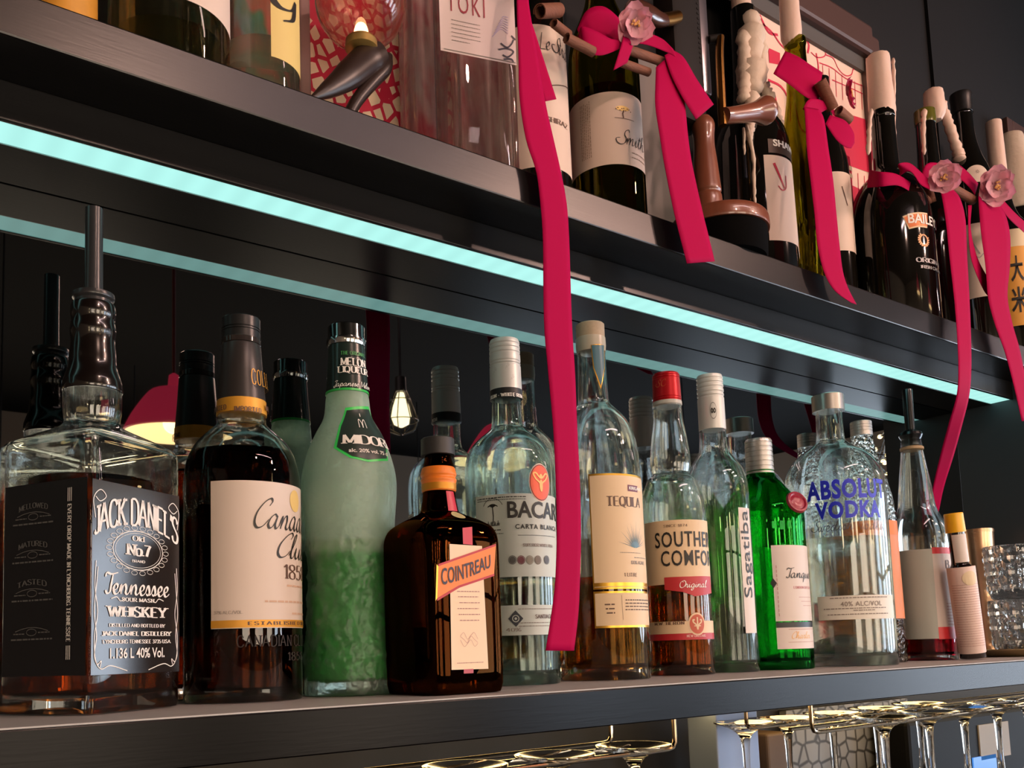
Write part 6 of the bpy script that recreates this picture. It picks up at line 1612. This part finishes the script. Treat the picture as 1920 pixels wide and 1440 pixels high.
# flower bow on the olive-yellow wine bottle
t = ribbon('magenta bow with pink flower and cinnamon on the olive-yellow wine bottle', 1180, 80, 1.03)
strip('bow_loop', [(1082, 55, 1100, 100, 1.045), (1100, 20, 1112, 90, 1.03), (1130, 12, 1130, 78, 1.02), (1158, 32, 1152, 78, 1.015), (1178, 62, 1174, 84, 1.012)], t)
strip('bow_loop', [(1086, 60, 1084, 68, 1.02), (1092, 50, 1100, 96, 1.008), (1118, 58, 1124, 104, 1.0), (1150, 74, 1152, 96, .998), (1178, 66, 1178, 82, 1.0)], t)
strip('bow_loop', [(1176, 64, 1176, 80, 1.0), (1205, 60, 1212, 84, .995), (1240, 72, 1250, 98, .99), (1262, 92, 1268, 108, .985)], t)
strip('knot', [(1168, 64, 1186, 64, .995), (1166, 80, 1188, 80, .99), (1150, 132, 1176, 118, .995)], t)
strip('tail', [(1230, 126, 1262, 98, .992), (1229, 160, 1276, 140, .985), (1229, 200, 1284, 195, .98), (1238, 260, 1290, 256, .976), (1246, 310, 1298, 310, .974), (1262, 390, 1316, 392, .972), (1274, 440, 1328, 441, .971), (1288, 494, 1340, 490, .97)], t)
strip('tail', [(1246, 104, 1262, 94, .99), (1258, 140, 1282, 108, .982), (1278, 180, 1306, 148, .976), (1305, 224, 1338, 196, .972)], t)
cinnamon(1178, 94, 1258, 122, 1.005, 10, t); cinnamon(1165, 118, 1216, 136, 1.01, 9, t); cinnamon(1062, 72, 1112, 98, 1.0, 11, t)
flower(1186, 48, .985, 38, t, seed=2, tilt=(-.3, -1, -.45))
# dark bow on the slender olive bottle
t = ribbon('dark magenta bow with cinnamon and magenta flower on the slender olive bottle', 1530, 170, 1.05)
strip('band', [(1472, 96, 1450, 138, 1.075), (1496, 106, 1482, 160, 1.06), (1520, 122, 1508, 180, 1.05), (1542, 136, 1534, 192, 1.045)], t)
strip('bow_loop', [(1505, 205, 1530, 218, 1.04), (1518, 186, 1552, 205, 1.035), (1545, 190, 1562, 214, 1.035), (1562, 205, 1570, 222, 1.04)], t)
strip('bow_loop', [(1556, 216, 1548, 232, 1.035), (1584, 226, 1568, 262, 1.025), (1600, 248, 1586, 276, 1.02), (1602, 268, 1596, 278, 1.02)], t)
strip('tail', [(1508, 200, 1535, 205, 1.035), (1510, 228, 1545, 224, 1.02), (1513, 280, 1553, 278, 1.0), (1520, 340, 1562, 338, .985), (1527, 400, 1568, 400, .977), (1533, 460, 1574, 460, .973), (1545, 510, 1580, 508, .971), (1565, 545, 1590, 540, .97), (1596, 568, 1606, 571, .97)], t)
cinnamon(1538, 152, 1562, 204, 1.03, 13, t); cinnamon(1572, 208, 1592, 226, 1.03, 11, t)
flower(1588, 178, 1.03, 30, t, m=M_petald, n=5, seed=4, layers=1, tilt=(.5, -1, .1))
# bow on the round black bottle, flower on the dark bottle
t = ribbon('magenta bow with pink flower tied between the round black bottle and the dark green bottle', 1765, 345, 1.02)
strip('band', [(1630, 318, 1626, 352, 1.09), (1650, 322, 1652, 350, 1.045), (1680, 326, 1684, 348, 1.03), (1712, 344, 1712, 362, 1.03), (1736, 350, 1732, 366, 1.04)], t)
strip('bow_loop', [(1690, 322, 1682, 334, 1.04), (1684, 308, 1700, 322, 1.02), (1706, 306, 1712, 326, 1.012), (1730, 326, 1726, 346, 1.01), (1748, 342, 1744, 356, 1.01)], t)
strip('bow_loop', [(1724, 352, 1718, 368, 1.03), (1735, 310, 1728, 340, 1.02), (1760, 306, 1762, 330, 1.015), (1780, 318, 1776, 340, 1.015)], t)
strip('tail', [(1762, 352, 1784, 352, 1.01), (1768, 380, 1800, 372, .995), (1774, 420, 1810, 412, .985), (1780, 480, 1813, 476, .978), (1788, 550, 1817, 548, .974), (1794, 620, 1820, 620, .972), (1797, 690, 1821, 690, .975), (1794, 740, 1817, 742, .99), (1780, 790, 1804, 796, 1.03), (1764, 850, 1788, 854, 1.09), (1750, 910, 1770, 912, 1.15), (1742, 962, 1759, 964, 1.19)], t)
cinnamon(1712, 352, 1740, 380, 1.03, 9, t); cinnamon(1736, 338, 1748, 380, 1.025, 9, t); cinnamon(1782, 352, 1824, 376, 1.015, 10, t)
flower(1768, 336, .99, 30, t, seed=5, tilt=(-.8, -.6, -.2))
# right-hand ribbon
t = ribbon('magenta ribbon with open pink flower hanging lowest at the right end of the upper shelf', 1862, 350, 1.0)
strip('bow_loop', [(1784, 346, 1782, 366, 1.03), (1790, 308, 1796, 336, 1.015), (1812, 320, 1818, 352, 1.01), (1834, 344, 1828, 366, 1.005)], t)
strip('tail', [(1834, 362, 1858, 362, 1.0), (1836, 395, 1884, 400, .985), (1840, 440, 1894, 445, .978), (1848, 500, 1893, 502, .974), (1853, 560, 1889, 556, .972), (1866, 610, 1898, 606, .971), (1884, 660, 1912, 656, .97), (1900, 720, 1924, 716, .97), (1916, 790, 1940, 786, .97)], t)
strip('tail', [(1815, 385, 1822, 385, 1.0), (1816, 440, 1820, 430, .992), (1822, 490, 1832, 482, .99), (1845, 545, 1852, 520, .988), (1860, 560, 1864, 530, .987)], t)
strip('tail', [(1868, 380, 1880, 374, .995), (1892, 410, 1902, 398, 1.0), (1920, 436, 1924, 418, 1.02)], t)
flower(1864, 350, .975, 36, t, seed=9, tilt=(-.7, -.9, -.35))
